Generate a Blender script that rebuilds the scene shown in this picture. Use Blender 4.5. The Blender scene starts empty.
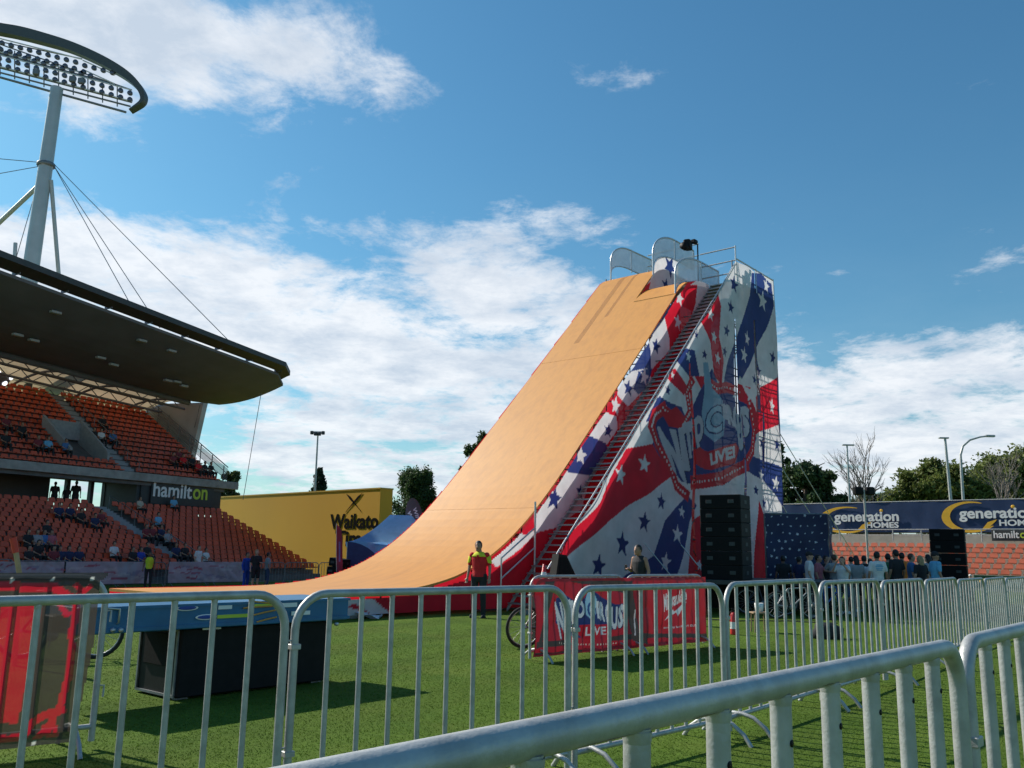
import bpy, math, random
import numpy as np
from mathutils import Vector
R = math.radians
random.seed(7); rng = np.random.default_rng(7)
sc = bpy.context.scene
COL = sc.collection

# ------------------------------------------------------------------ camera
F, HZ, ROLL, EYE = 870.0, 551.0, 1.0, 1.6
cam = bpy.data.cameras.new('camera'); co = bpy.data.objects.new('camera', cam); COL.objects.link(co); sc.camera = co
cam.sensor_width = 36; cam.lens = F / 1024 * 36; cam.clip_end = 3000; cam.clip_start = 0.05
PITCH = math.atan((HZ - 384) / F)
from mathutils import Matrix
co.matrix_world = Matrix.Translation((0, 0, EYE)) @ Matrix.Rotation(math.pi / 2 + PITCH, 4, 'X') @ Matrix.Rotation(R(ROLL), 4, 'Z')
sc.render.resolution_x, sc.render.resolution_y = 1024, 768

# ------------------------------------------------------------------ light
SUN = Vector((-0.67, 0.43, 0.60)).normalized()
sun = bpy.data.lights.new('sun', 'SUN'); so = bpy.data.objects.new('sun', sun); COL.objects.link(so)
sun.energy = 4.1; sun.angle = R(0.6); sun.color = (1, .93, .82)
so.rotation_euler = SUN.to_track_quat('Z', 'Y').to_euler()
sc.view_settings.view_transform = 'Standard'; sc.view_settings.look = 'None'
sc.view_settings.exposure = 0.52; sc.view_settings.gamma = 1
SKY_STRENGTH = 0.061

def ray(px, py):
    u = (px - 512) / F; v = -(py - 384) / F; r = R(ROLL)
    u2 = u * math.cos(r) - v * math.sin(r); v2 = u * math.sin(r) + v * math.cos(r)
    return np.array([u2, math.cos(PITCH) - v2 * math.sin(PITCH), math.sin(PITCH) + v2 * math.cos(PITCH)])
def at(px, py, Y):
    q = ray(px, py); q = q * (Y / q[1]); return (q[0], q[1], q[2] + EYE)

# world: sky texture with procedural clouds
w = bpy.data.worlds.new('World'); sc.world = w; w.use_nodes = True
nt = w.node_tree; N = nt.nodes; Lk = nt.links
bg = N['Background']; bg.inputs[1].default_value = 1
sky = N.new('ShaderNodeTexSky'); sky.sky_type = 'NISHITA'; sky.sun_disc = False
sky.sun_elevation = math.asin(SUN.z); sky.sun_rotation = math.atan2(SUN.x, SUN.y)
sky.air_density = 1.25; sky.dust_density = 0.7; sky.ozone_density = 2.4
def nm(op, a, b=None, c=None, clamp=False):
    n = N.new('ShaderNodeMath'); n.operation = op; n.use_clamp = clamp
    for i, x in enumerate((a, b, c)):
        if x is None: continue
        if isinstance(x, (int, float)): n.inputs[i].default_value = x
        else: Lk.new(x, n.inputs[i])
    return n.outputs[0]
tc = N.new('ShaderNodeTexCoord'); sep = N.new('ShaderNodeSeparateXYZ'); Lk.new(tc.outputs['Generated'], sep.inputs[0])
X_, Y_, Z_ = sep.outputs
az = nm('ARCTAN2', X_, Y_); el = nm('ARCSINE', Z_)
den = nm('ADD', nm('MAXIMUM', Z_, 0.0), 0.16)
cmb = N.new('ShaderNodeCombineXYZ'); Lk.new(nm('DIVIDE', X_, den), cmb.inputs[0]); Lk.new(nm('DIVIDE', Y_, den), cmb.inputs[1]); cmb.inputs[2].default_value = 3.7
def noise(scale, detail, rough, lac=2.1, dist=0.0, off=0.0):
    mp = N.new('ShaderNodeMapping'); Lk.new(cmb.outputs[0], mp.inputs[0]); mp.inputs['Location'].default_value = (off, off * .7, 0)
    n = N.new('ShaderNodeTexNoise'); Lk.new(mp.outputs[0], n.inputs['Vector'])
    n.inputs['Scale'].default_value = scale; n.inputs['Detail'].default_value = detail; n.inputs['Roughness'].default_value = rough
    n.inputs['Lacunarity'].default_value = lac; n.inputs['Distortion'].default_value = dist
    return n.outputs['Fac']
# cloud banks as directions: (x, y, half width, half height, amount)
BANKS = [(40, 15, 140, 80, .50), (180, 12, 110, 42, .32), (320, 50, 95, 62, .42), (400, 95, 45, 35, .22), (195, 92, 32, 15, .30), (110, 115, 60, 40, .22), (275, 115, 60, 20, .16),
         (270, 300, 270, 60, .56), (480, 255, 120, 42, .34), (570, 215, 85, 24, .38), (480, 235, 120, 22, .15), (590, 75, 50, 30, .15), (640, 75, 24, 26, .06), (440, 345, 300, 45, .24),
         (420, 440, 480, 110, .52), (60, 300, 120, 60, .3), (860, 395, 200, 80, .25), (900, 470, 260, 55, .28), (1000, 350, 60, 35, .16), (985, 230, 25, 10, .12)]
mask = None
for (bx, by, rw, rh, amt) in BANKS:
    q = ray(bx, by); q /= np.linalg.norm(q); a0 = math.atan2(q[0], q[1]); e0 = math.asin(q[2])
    sx = rw / F * 1.05 ; sy = rh / F * .92
    da = nm('DIVIDE', nm('SUBTRACT', az, a0), sx); de = nm('DIVIDE', nm('SUBTRACT', el, e0), sy)
    g = nm('EXPONENT', nm('MULTIPLY', nm('ADD', nm('MULTIPLY', da, da), nm('MULTIPLY', de, de)), -1.0))
    g = nm('MULTIPLY', g, amt)
    mask = g if mask is None else nm('ADD', mask, g)
mask = nm('MINIMUM', mask, .56)
n1 = noise(2.6, 14, .62, 2.1, .35); n2 = noise(8.5, 10, .66, 2.2, .3, off=4.0); n3 = noise(4.2, 8, .58, off=9.0)
dens = nm('ADD', nm('ADD', nm('MULTIPLY', n1, 1.35), nm('MULTIPLY', n2, .70)), mask)
mr = N.new('ShaderNodeMapRange'); mr.interpolation_type = 'SMOOTHSTEP'; Lk.new(dens, mr.inputs[0])
mr.inputs[1].default_value = 1.20; mr.inputs[2].default_value = 1.58
haze = nm('MULTIPLY', nm('EXPONENT', nm('MULTIPLY', nm('MAXIMUM', el, 0.0), -10.0)), .60)
cov = nm('MAXIMUM', mr.outputs[0], haze)
shade = N.new('ShaderNodeMapRange'); Lk.new(nm('ADD', nm('MULTIPLY', n3, .7), nm('MULTIPLY', n2, .4)), shade.inputs[0])
shade.inputs[1].default_value = .46; shade.inputs[2].default_value = .70
cr = N.new('ShaderNodeMix'); cr.data_type = 'RGBA'; Lk.new(shade.outputs[0], cr.inputs['Factor'])
cr.inputs['A'].default_value = (.66, .68, .71, 1); cr.inputs['B'].default_value = (.42, .48, .56, 1)
scl = N.new('ShaderNodeMix'); scl.data_type = 'RGBA'; scl.blend_type = 'MULTIPLY'; scl.inputs['Factor'].default_value = 1
Lk.new(sky.outputs[0], scl.inputs['A']); scl.inputs['B'].default_value = (SKY_STRENGTH * .56, SKY_STRENGTH * 1.10, SKY_STRENGTH * 1.28, 1)
mx = N.new('ShaderNodeMix'); mx.data_type = 'RGBA'; Lk.new(nm('MULTIPLY', cov, .93), mx.inputs['Factor'])
Lk.new(scl.outputs['Result'], mx.inputs['A']); Lk.new(cr.outputs['Result'], mx.inputs['B'])
Lk.new(mx.outputs['Result'], bg.inputs[0])

# ------------------------------------------------------------------ materials
MATS = {}
def mat(name, col=(.5, .5, .5), rough=.6, metal=0.0, var=.12, scale=6.0, bump=0.0, bscale=60.0, trans=0.0, alpha=1.0, vcol=False, spec=.5, emit=0.0, var2=None, scale2=.7, stretch=None):
    if name in MATS: return MATS[name]
    m = bpy.data.materials.new(name); m.use_nodes = True; MATS[name] = m
    t = m.node_tree; n = t.nodes; l = t.links; b = n['Principled BSDF']; out = n['Material Output']
    b.inputs['Roughness'].default_value = rough; b.inputs['Metallic'].default_value = metal; b.inputs['Specular IOR Level'].default_value = spec
    tcn = n.new('ShaderNodeTexCoord'); src = tcn.outputs['Object']
    if stretch:
        mp = n.new('ShaderNodeMapping'); mp.inputs['Scale'].default_value = stretch; l.new(src, mp.inputs[0]); src = mp.outputs[0]
    nz = n.new('ShaderNodeTexNoise'); nz.inputs['Scale'].default_value = scale; nz.inputs['Detail'].default_value = 6; l.new(src, nz.inputs['Vector'])
    mrn = n.new('ShaderNodeMapRange'); l.new(nz.outputs['Fac'], mrn.inputs[0]); mrn.inputs[1].default_value = .3; mrn.inputs[2].default_value = .7
    mrn.inputs[3].default_value = 1 - var; mrn.inputs[4].default_value = 1 + var
    base = n.new('ShaderNodeRGB'); base.outputs[0].default_value = (*col, 1); bc = base.outputs[0]
    if vcol:
        va = n.new('ShaderNodeVertexColor'); va.layer_name = 'print'; bc = va.outputs['Color']
    if var2:
        nz2 = n.new('ShaderNodeTexNoise'); nz2.inputs['Scale'].default_value = scale2; nz2.inputs['Detail'].default_value = 4; l.new(src, nz2.inputs['Vector'])
        m2 = n.new('ShaderNodeMapRange'); l.new(nz2.outputs['Fac'], m2.inputs[0]); m2.inputs[1].default_value = .45; m2.inputs[2].default_value = .68
        mm = n.new('ShaderNodeMix'); mm.data_type = 'RGBA'; l.new(m2.outputs[0], mm.inputs['Factor']); l.new(bc, mm.inputs['A']); mm.inputs['B'].default_value = (*var2, 1); bc = mm.outputs['Result']
    mul = n.new('ShaderNodeVectorMath'); mul.operation = 'SCALE'; l.new(bc, mul.inputs[0]); l.new(mrn.outputs[0], mul.inputs['Scale'])
    l.new(mul.outputs[0], b.inputs['Base Color'])
    if bump:
        nb = n.new('ShaderNodeTexNoise'); nb.inputs['Scale'].default_value = bscale; nb.inputs['Detail'].default_value = 4; l.new(src, nb.inputs['Vector'])
        bp = n.new('ShaderNodeBump'); bp.inputs['Strength'].default_value = bump; bp.inputs['Distance'].default_value = .02
        l.new(nb.outputs['Fac'], bp.inputs['Height']); l.new(bp.outputs[0], b.inputs['Normal'])
    if emit:
        l.new(mul.outputs[0], b.inputs['Emission Color']); b.inputs['Emission Strength'].default_value = emit
    sh = b.outputs[0]
    if trans:
        tr = n.new('ShaderNodeBsdfTranslucent'); l.new(mul.outputs[0], tr.inputs[0])
        ms = n.new('ShaderNodeMixShader'); ms.inputs[0].default_value = trans; l.new(sh, ms.inputs[1]); l.new(tr.outputs[0], ms.inputs[2]); sh = ms.outputs[0]
    if alpha < 1:
        tp = n.new('ShaderNodeBsdfTransparent'); ms = n.new('ShaderNodeMixShader'); ms.inputs[0].default_value = alpha
        l.new(tp.outputs[0], ms.inputs[1]); l.new(sh, ms.inputs[2]); sh = ms.outputs[0]
    l.new(sh, out.inputs['Surface'])
    return m
GALV = mat('galvanised_steel', (.44, .445, .435), .48, .40, .12, 22, .10, 90, var2=(.36, .36, .35), scale2=7)
ALU = mat('aluminium', (.52, .53, .54), .4, .7, .12, 9)
STEP = mat('stair_grating', (.09, .092, .095), .5, .6, .2, 9)
DSTEEL = mat('dull_steel', (.20, .21, .22), .55, .6, .2, 9)
BLACK = mat('black_paint', (.008, .008, .009), .6, 0, .3, 9, spec=.2)
GRILLE = mat('speaker_grille', (.010, .010, .011), .85, 0, .35, 60, spec=.15)
RUBBER = mat('rubber', (.02, .02, .02), .8)
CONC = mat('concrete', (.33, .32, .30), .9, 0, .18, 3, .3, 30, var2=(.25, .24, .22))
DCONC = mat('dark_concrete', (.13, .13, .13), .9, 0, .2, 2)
SEAT = mat('seat_plastic', (.56, .078, .024), .45, 0, .22, .9)
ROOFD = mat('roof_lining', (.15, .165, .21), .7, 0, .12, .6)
ROOFT = mat('roof_metal', (.30, .30, .31), .45, .5, .12, 2)
CREAM = mat('roof_fabric', (.70, .56, .36), .8, 0, .12, .8, trans=.24)
PYLON = mat('pylon_paint', (.42, .41, .42), .6, 0, .1, 1)
MASTP = mat('mast_paint', (.42, .46, .48), .45, .2, .08, 1)
DECK = mat('plywood_deck', (.63, .272, .048), .5, 0, .05, 3.0, .04, 30, var2=(.57, .242, .045), scale2=1.1, stretch=(.5, 3.2, 2))
SCUFF = mat('rubber_scuff', (.32, .15, .05), .6, 0, .2, 2, alpha=.14, stretch=(.25, 6, 1))
BANNER = mat('mesh_banner', rough=.75, vcol=True, trans=.40, alpha=.975, var=.10, scale=2.2, bump=.3, bscale=3)
VINYL = mat('printed_vinyl', rough=.55, vcol=True, trans=.12, alpha=1, var=.08, scale=3, bump=.2, bscale=6)
YELLOW = mat('yellow_cladding', (.66, .34, .008), .6, 0, .05, .5, stretch=(.4, .3, .3))
NAVY = mat('navy_vinyl', (.012, .035, .105), .5, 0, .25, 1.2, .3, 3)
WHITE = mat('white_paint', (.78, .78, .76), .55, 0, .05)
LIME = mat('lime_paint', (.50, .62, .05), .55, 0, .05)
GOLD = mat('gold_paint', (.75, .42, .03), .5, 0, .06)
DGREY = mat('charcoal_panel', (.035, .04, .042), .6, 0, .1)
BLUEP = mat('blue_paint', (.008, .125, .27), .42, 0, .14, 4, .1, 20)
TENT = mat('tent_fabric', (.26, .53, .82), .6, 0, .1, 3, .4, 5, trans=.50)
ORANGEP = mat('strap_orange', (.62, .30, .06), .7)
REDP = mat('red_paint', (.6, .03, .03), .4)
SEATBEAM = mat('grey_steps', (.30, .31, .32), .85)
GUARD = mat('guard_mesh', (.55, .58, .60), .5, .3, .1, 5, alpha=.55)
GLASS = mat('lamp_glass', (.10, .11, .15), .15, .2)
LAMPB = mat('lamp_housing', (.70, .70, .68), .5, .2)

# ------------------------------------------------------------------ mesh builder
class MB:
    def __init__(s): s.v = []; s.f = []; s.sm = []
    def add(s, vs, fs, smooth=False):
        o = len(s.v); s.v += [tuple(map(float, p)) for p in vs]; s.f += [tuple(i + o for i in f) for f in fs]; s.sm += [smooth] * len(fs); return s
    def box(s, c, d, rz=0.0, bev=0.0):
        x, y, z = d[0] / 2, d[1] / 2, d[2] / 2; b = min(bev, x * .9, y * .9, z * .9)
        if b <= 0:
            vs = [(i * x, j * y, k * z) for i in (-1, 1) for j in (-1, 1) for k in (-1, 1)]
            fs = [(0, 1, 3, 2), (4, 6, 7, 5), (0, 4, 5, 1), (2, 3, 7, 6), (0, 2, 6, 4), (1, 5, 7, 3)]
        else:
            def ring(zz, ins):
                X, Yy = x - ins, y - ins
                return [(-X + b, -Yy, zz), (X - b, -Yy, zz), (X, -Yy + b, zz), (X, Yy - b, zz), (X - b, Yy, zz), (-X + b, Yy, zz), (-X, Yy - b, zz), (-X, -Yy + b, zz)]
            vs = ring(-z, b * .6) + ring(-z + b * .6, 0) + ring(z - b * .6, 0) + ring(z, b * .6); fs = [tuple(range(7, -1, -1)), tuple(range(24, 32))]
            for r in range(3):
                for i in range(8): fs.append((r * 8 + i, r * 8 + (i + 1) % 8, r * 8 + 8 + (i + 1) % 8, r * 8 + 8 + i))
        ca, sa = math.cos(rz), math.sin(rz)
        return s.add([(c[0] + p[0] * ca - p[1] * sa, c[1] + p[0] * sa + p[1] * ca, c[2] + p[2]) for p in vs], fs)
    def tube(s, pts, r, n=8, cap=True, radii=None):
        P = [Vector(p) for p in pts]; rings = []; up = None
        for i, p in enumerate(P):
            t = (P[min(i + 1, len(P) - 1)] - P[max(i - 1, 0)]).normalized()
            if up is None:
                a = Vector((0, 0, 1)) if abs(t.z) < .9 else Vector((1, 0, 0)); u = t.cross(a).normalized()
            else: u = (up - t * up.dot(t)).normalized()
            up = u; v = t.cross(u); rr = radii[i] if radii else r
            rings.append([p + (u * math.cos(2 * math.pi * k / n) + v * math.sin(2 * math.pi * k / n)) * rr for k in range(n)])
        vs = [q for g in rings for q in g]; fs = []
        for i in range(len(P) - 1):
            for k in range(n): fs.append((i * n + k, i * n + (k + 1) % n, (i + 1) * n + (k + 1) % n, (i + 1) * n + k))
        s.add(vs, fs, True)
        if cap: s.add(rings[0], [tuple(range(n - 1, -1, -1))]); s.add(rings[-1], [tuple(range(n))])
        return s
    def poly(s, pts2, f0, f1):       # prism: pts2 mapped by f0 and f1
        n = len(pts2); vs = [f0(p) for p in pts2] + [f1(p) for p in pts2]
        return s.add(vs, [tuple(range(n - 1, -1, -1)), tuple(range(n, 2 * n))] + [(i, (i + 1) % n, n + (i + 1) % n, n + i) for i in range(n)])
    def lathe(s, c, prof, n=16, axis='z'):
        vs = []
        for (r, h) in prof:
            for k in range(n):
                a = 2 * math.pi * k / n; p = (r * math.cos(a), r * math.sin(a), h)
                if axis == 'y': p = (p[0], p[2], p[1])
                if axis == 'x': p = (p[2], p[0], p[1])
                vs.append((c[0] + p[0], c[1] + p[1], c[2] + p[2]))
        fs = [(i * n + k, i * n + (k + 1) % n, (i + 1) * n + (k + 1) % n, (i + 1) * n + k) for i in range(len(prof) - 1) for k in range(n)]
        return s.add(vs, fs, True)
    def ell(s, c, r, n=14, m=9):
        return s.lathe(c, [(1e-4, -1)], 3) if 0 else s._ell(c, r, n, m)
    def _ell(s, c, r, n, m):
        vs = []
        for i in range(m + 1):
            th = math.pi * i / m
            for k in range(n):
                a = 2 * math.pi * k / n; vs.append((c[0] + r[0] * math.sin(th) * math.cos(a), c[1] + r[1] * math.sin(th) * math.sin(a), c[2] - r[2] * math.cos(th)))
        return s.add(vs, [(i * n + k, i * n + (k + 1) % n, (i + 1) * n + (k + 1) % n, (i + 1) * n + k) for i in range(m) for k in range(n)], True)
    def caps(s, a, b, ra, rb=None):
        rb = rb or ra; A, B = Vector(a), Vector(b); t = (B - A).normalized(); pts, rad = [], []
        for k in range(5): q = math.pi / 2 * (1 - k / 4); pts.append(A - t * ra * math.sin(q)); rad.append(max(ra * math.cos(q), .0006))
        for k in range(5): q = math.pi / 2 * k / 4; pts.append(B + t * rb * math.sin(q)); rad.append(max(rb * math.cos(q), .0006))
        return s.tube(pts, 0, 10, True, rad)
    def loft(s, rings, n=16):        # rings of (cx, cy, cz, rx, ry)
        vs = [(c[0] + c[3] * math.cos(2 * math.pi * k / n), c[1] + c[4] * math.sin(2 * math.pi * k / n), c[2]) for c in rings for k in range(n)]
        fs = [(i * n + k, i * n + (k + 1) % n, (i + 1) * n + (k + 1) % n, (i + 1) * n + k) for i in range(len(rings) - 1) for k in range(n)]
        m = len(rings) - 1
        return s.add(vs, fs + [tuple(range(n - 1, -1, -1)), tuple(m * n + k for k in range(n))], True)
    def mesh(s, name):
        me = bpy.data.meshes.new(name); me.from_pydata(s.v, [], s.f); me.polygons.foreach_set('use_smooth', s.sm); me.update(); return me
    def build(s, name, m, parent=None, label=None, loc=None):
        me = s.mesh(name); o = bpy.data.objects.new(name, me); COL.objects.link(o); me.materials.append(m)
        if parent: o.parent = parent
        if label: o['label'] = label
        if loc: o.location = loc
        return o
    def remesh(s, name, m, vox, parent, it=2):
        o = s.build(name, m, None); md = o.modifiers.new('r', 'REMESH'); md.mode = 'VOXEL'; md.voxel_size = vox; md.use_smooth_shade = True
        sm = o.modifiers.new('s', 'SMOOTH'); sm.iterations = it; sm.factor = .5
        me = bpy.data.meshes.new_from_object(o.evaluated_get(bpy.context.evaluated_depsgraph_get())); o.modifiers.clear(); old = o.data; o.data = me; bpy.data.meshes.remove(old)
        me.name = name; me.materials.clear(); me.materials.append(m); o.parent = parent
        return o
def tag(o, label=None, cat=None, group=None, kind=None):
    if label: o['label'] = label
    if cat: o['category'] = cat
    if group: o['group'] = group
    if kind: o['kind'] = kind
    return o
def empty(name, loc, rz=0.0, label=None, cat=None, group=None):
    o = bpy.data.objects.new(name, None); COL.objects.link(o); o.location = loc; o.rotation_euler = (0, 0, rz); o.empty_display_size = .3
    return tag(o, label, cat, group)
def copy_tree(o, parent=None):
    c = o.copy(); COL.objects.link(c); c.parent = parent
    for ch in list(o.children): copy_tree(ch, c)
    return c
def quads(name, V, m, parent=None, k=4):
    V = np.asarray(V, dtype=np.float32).reshape(-1, 3); n = len(V) // k
    me = bpy.data.meshes.new(name); me.vertices.add(len(V)); me.vertices.foreach_set('co', V.ravel())
    me.loops.add(n * k); me.loops.foreach_set('vertex_index', np.arange(n * k, dtype=np.int32))
    me.polygons.add(n); me.polygons.foreach_set('loop_start', np.arange(0, n * k, k, dtype=np.int32)); me.update(calc_edges=True)
    o = bpy.data.objects.new(name, me); COL.objects.link(o); me.materials.append(m); o.parent = parent; return o

# ---- text outlines as triangles
_tc = {}
def text_tris(s, bold=0.0, space=1.0):
    key = (s, bold, space)
    if key in _tc: return _tc[key]
    cu = bpy.data.curves.new('t', 'FONT'); cu.body = s; cu.size = 1; cu.offset = bold; cu.resolution_u = 3; cu.space_character = space
    o = bpy.data.objects.new('t', cu); COL.objects.link(o)
    me = bpy.data.meshes.new_from_object(o.evaluated_get(bpy.context.evaluated_depsgraph_get())); me.calc_loop_triangles()
    v = np.array([p.co[:2] for p in me.vertices]); t = np.array([l.vertices[:] for l in me.loop_triangles])
    bpy.data.objects.remove(o); bpy.data.curves.remove(cu); bpy.data.meshes.remove(me)
    v -= v.min(0); hgt = v[:, 1].max(); v /= hgt; T = v[t]; _tc[key] = (T, v[:, 0].max()); return _tc[key]
def text_obj(name, s, m, parent, f, h, width=None, bold=.02, depth=.02, space=1.0, shear=0.0):
    """solid lettering; f maps (x, y, out) in metres from its lower left corner to the parent's space"""
    cu = bpy.data.curves.new('t', 'FONT'); cu.body = s; cu.size = 1; cu.offset = bold; cu.extrude = .5; cu.resolution_u = 4; cu.space_character = space; cu.shear = shear
    o = bpy.data.objects.new('t', cu); COL.objects.link(o)
    me = bpy.data.meshes.new_from_object(o.evaluated_get(bpy.context.evaluated_depsgraph_get()))
    bpy.data.objects.remove(o); bpy.data.curves.remove(cu)
    v = np.array([p.co[:] for p in me.vertices]); v[:, :2] -= v[:, :2].min(0); H = v[:, 1].max(); W = v[:, 0].max()
    k = h / H; kx = (width / W) if width else k
    for i, p in enumerate(me.vertices): p.co = f(v[i, 0] * kx, v[i, 1] * k, (v[i, 2] + .5) * depth)
    me.materials.clear(); me.materials.append(m); ob = bpy.data.objects.new(name, me); COL.objects.link(ob); ob.parent = parent; me.name = name
    return ob

# ---- printed cloth: a fine grid whose points carry the print
RED, WHT, BLU, DRED = (.68, .012, .035), (.74, .74, .77), (.018, .035, .17), (.30, .01, .02)
class Cloth:
    def __init__(s, a0, a1, b0, b1, res, base=WHT):
        s.na = max(2, int(round((a1 - a0) / res)) + 1); s.nb = max(2, int(round((b1 - b0) / res)) + 1)
        s.A, s.B = np.meshgrid(np.linspace(a0, a1, s.na), np.linspace(b0, b1, s.nb)); s.C = np.zeros(s.A.shape + (3,)); s.C[:] = base; s.M = np.ones(s.A.shape, bool)
    def inside(s, pts):
        P = np.asarray(pts, float); ins = np.zeros(s.A.shape, bool)
        bb = (s.A >= P[:, 0].min()) & (s.A <= P[:, 0].max()) & (s.B >= P[:, 1].min()) & (s.B <= P[:, 1].max())
        if not bb.any(): return ins
        x, y = s.A[bb], s.B[bb]; r = np.zeros(x.shape, bool)
        for i in range(len(P)):
            x0, y0 = P[i]; x1, y1 = P[i - 1]
            if y0 == y1: continue
            r ^= ((y0 > y) != (y1 > y)) & (x < (x1 - x0) * (y - y0) / (y1 - y0) + x0)
        ins[bb] = r; return ins
    def poly(s, pts, c): s.C[s.inside(pts)] = c; return s
    def star(s, c, r, col, rot=0.0, k=.42, sx=1.0):
        return s.poly([(c[0] + sx * (r if i % 2 == 0 else r * k) * math.sin(math.pi * i / 5 + rot), c[1] + (r if i % 2 == 0 else r * k) * math.cos(math.pi * i / 5 + rot)) for i in range(10)], col)
    def text(s, body, f, col, bold=.03, space=1.0):
        T, W = text_tris(body, bold, space)
        for t in T: s.poly([f(p[0] / W, p[1]) for p in t], col)
        return s
    def line(s, pts, wd, col):
        P = [Vector(p) for p in pts]
        for p, q in zip(P, P[1:]):
            d = (q - p); 
            if d.length < 1e-6: continue
            d.normalize(); n = Vector((-d.y, d.x)) * wd / 2; e = d * wd * .3
            s.poly([tuple(p - e + n), tuple(q + e + n), tuple(q + e - n), tuple(p - e - n)], col)
        return s
    def keep(s, pts): s.M &= s.inside(pts); return s
    def cut(s, pts): s.M &= ~s.inside(pts); return s
    def build(s, name, m, parent, f, wave=.03, wl=1.0, seed=0, label=None):
        r = np.random.default_rng(seed); Wv = np.zeros(s.A.shape)
        for i in range(7):
            th = r.uniform(0, math.pi); k = 2 * math.pi / (wl * r.uniform(.35, 1.5)); Wv += np.sin(k * (s.A * math.cos(th) + s.B * math.sin(th) * .6) + r.uniform(0, 7)) * r.uniform(.3, 1)
        Wv *= wave / 2.2
        V = f(s.A, s.B, Wv); V = np.stack([np.broadcast_to(q, s.A.shape) for q in V], -1).reshape(-1, 3)
        idx = np.arange(s.na * s.nb).reshape(s.nb, s.na); q = np.stack([idx[:-1, :-1], idx[:-1, 1:], idx[1:, 1:], idx[1:, :-1]], -1)
        ok = s.M[:-1, :-1] & s.M[:-1, 1:] & s.M[1:, 1:] & s.M[1:, :-1]; q = q[ok]
        used = np.unique(q); remap = -np.ones(s.na * s.nb, int); remap[used] = np.arange(len(used)); q = remap[q]; V = V[used]; C = s.C.reshape(-1, 3)[used]
        me = bpy.data.meshes.new(name); me.vertices.add(len(V)); me.vertices.foreach_set('co', V.astype(np.float32).ravel())
        me.loops.add(q.size); me.loops.foreach_set('vertex_index', q.astype(np.int32).ravel())
        me.polygons.add(len(q)); me.polygons.foreach_set('loop_start', np.arange(0, q.size, 4, dtype=np.int32)); me.update(calc_edges=True)
        me.polygons.foreach_set('use_smooth', [True] * len(q))
        ca = me.color_attributes.new('print', 'FLOAT_COLOR', 'POINT'); ca.data.foreach_set('color', np.concatenate([C, np.ones((len(C), 1))], 1).astype(np.float32).ravel())
        o = bpy.data.objects.new(name, me); COL.objects.link(o); me.materials.append(m); o.parent = parent
        if label: o['label'] = label
        return o

# ------------------------------------------------------------------ ground
def sstep(a, b, x): t = min(1, max(0, (x - a) / (b - a))); return t * t * (3 - 2 * t)
def gz(x, y): return -.30 * sstep(27, 40, y) * (1 - sstep(-4, 6, x))
gx = [-900, -400, -200, -120] + list(np.arange(-80, 81, 4)) + [120, 200, 400, 900]; gy = [-60, -20] + list(np.arange(-4, 80, 3)) + [100, 140, 220, 400, 900, 2200]
m = MB(); m.add([(x, y, gz(x, y)) for y in gy for x in gx], [(j * len(gx) + i, j * len(gx) + i + 1, (j + 1) * len(gx) + i + 1, (j + 1) * len(gx) + i) for j in range(len(gy) - 1) for i in range(len(gx) - 1)], True)
TURF = mat('turf', (.088, .146, .020), .95, 0, .16, 14, .6, 220, var2=(.066, .120, .016), scale2=.8, spec=.1)
def turf_bands(mt_):
    t = mt_.node_tree; n = t.nodes; l = t.links; b = n['Principled BSDF']; src = b.inputs['Base Color'].links[0].from_socket
    tcn = n.new('ShaderNodeTexCoord'); mp = n.new('ShaderNodeMapping'); mp.inputs['Rotation'].default_value = (0, 0, R(31)); l.new(tcn.outputs['Object'], mp.inputs[0])
    wv = n.new('ShaderNodeTexWave'); wv.inputs['Scale'].default_value = .16; wv.inputs['Distortion'].default_value = .6; l.new(mp.outputs[0], wv.inputs['Vector'])
    ns = n.new('ShaderNodeTexNoise'); ns.inputs['Scale'].default_value = .55; ns.inputs['Detail'].default_value = 8; ns.inputs['Roughness'].default_value = .65; l.new(tcn.outputs['Object'], ns.inputs['Vector'])
    mr_ = n.new('ShaderNodeMapRange'); l.new(ns.outputs['Fac'], mr_.inputs[0]); mr_.inputs[1].default_value = .50; mr_.inputs[2].default_value = .72; mr_.inputs[4].default_value = .55
    mx_ = n.new('ShaderNodeMix'); mx_.data_type = 'RGBA'; l.new(mr_.outputs[0], mx_.inputs['Factor']); l.new(src, mx_.inputs['A']); mx_.inputs['B'].default_value = (.135, .165, .032, 1)
    m2_ = n.new('ShaderNodeMapRange'); l.new(wv.outputs['Fac'], m2_.inputs[0]); m2_.inputs[1].default_value = .35; m2_.inputs[2].default_value = .65; m2_.inputs[3].default_value = .93; m2_.inputs[4].default_value = 1.07
    sc_ = n.new('ShaderNodeVectorMath'); sc_.operation = 'SCALE'; l.new(mx_.outputs['Result'], sc_.inputs[0]); l.new(m2_.outputs[0], sc_.inputs['Scale']); l.new(sc_.outputs[0], b.inputs['Base Color'])
turf_bands(TURF)
tag(m.build('field', TURF), kind='structure')
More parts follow.
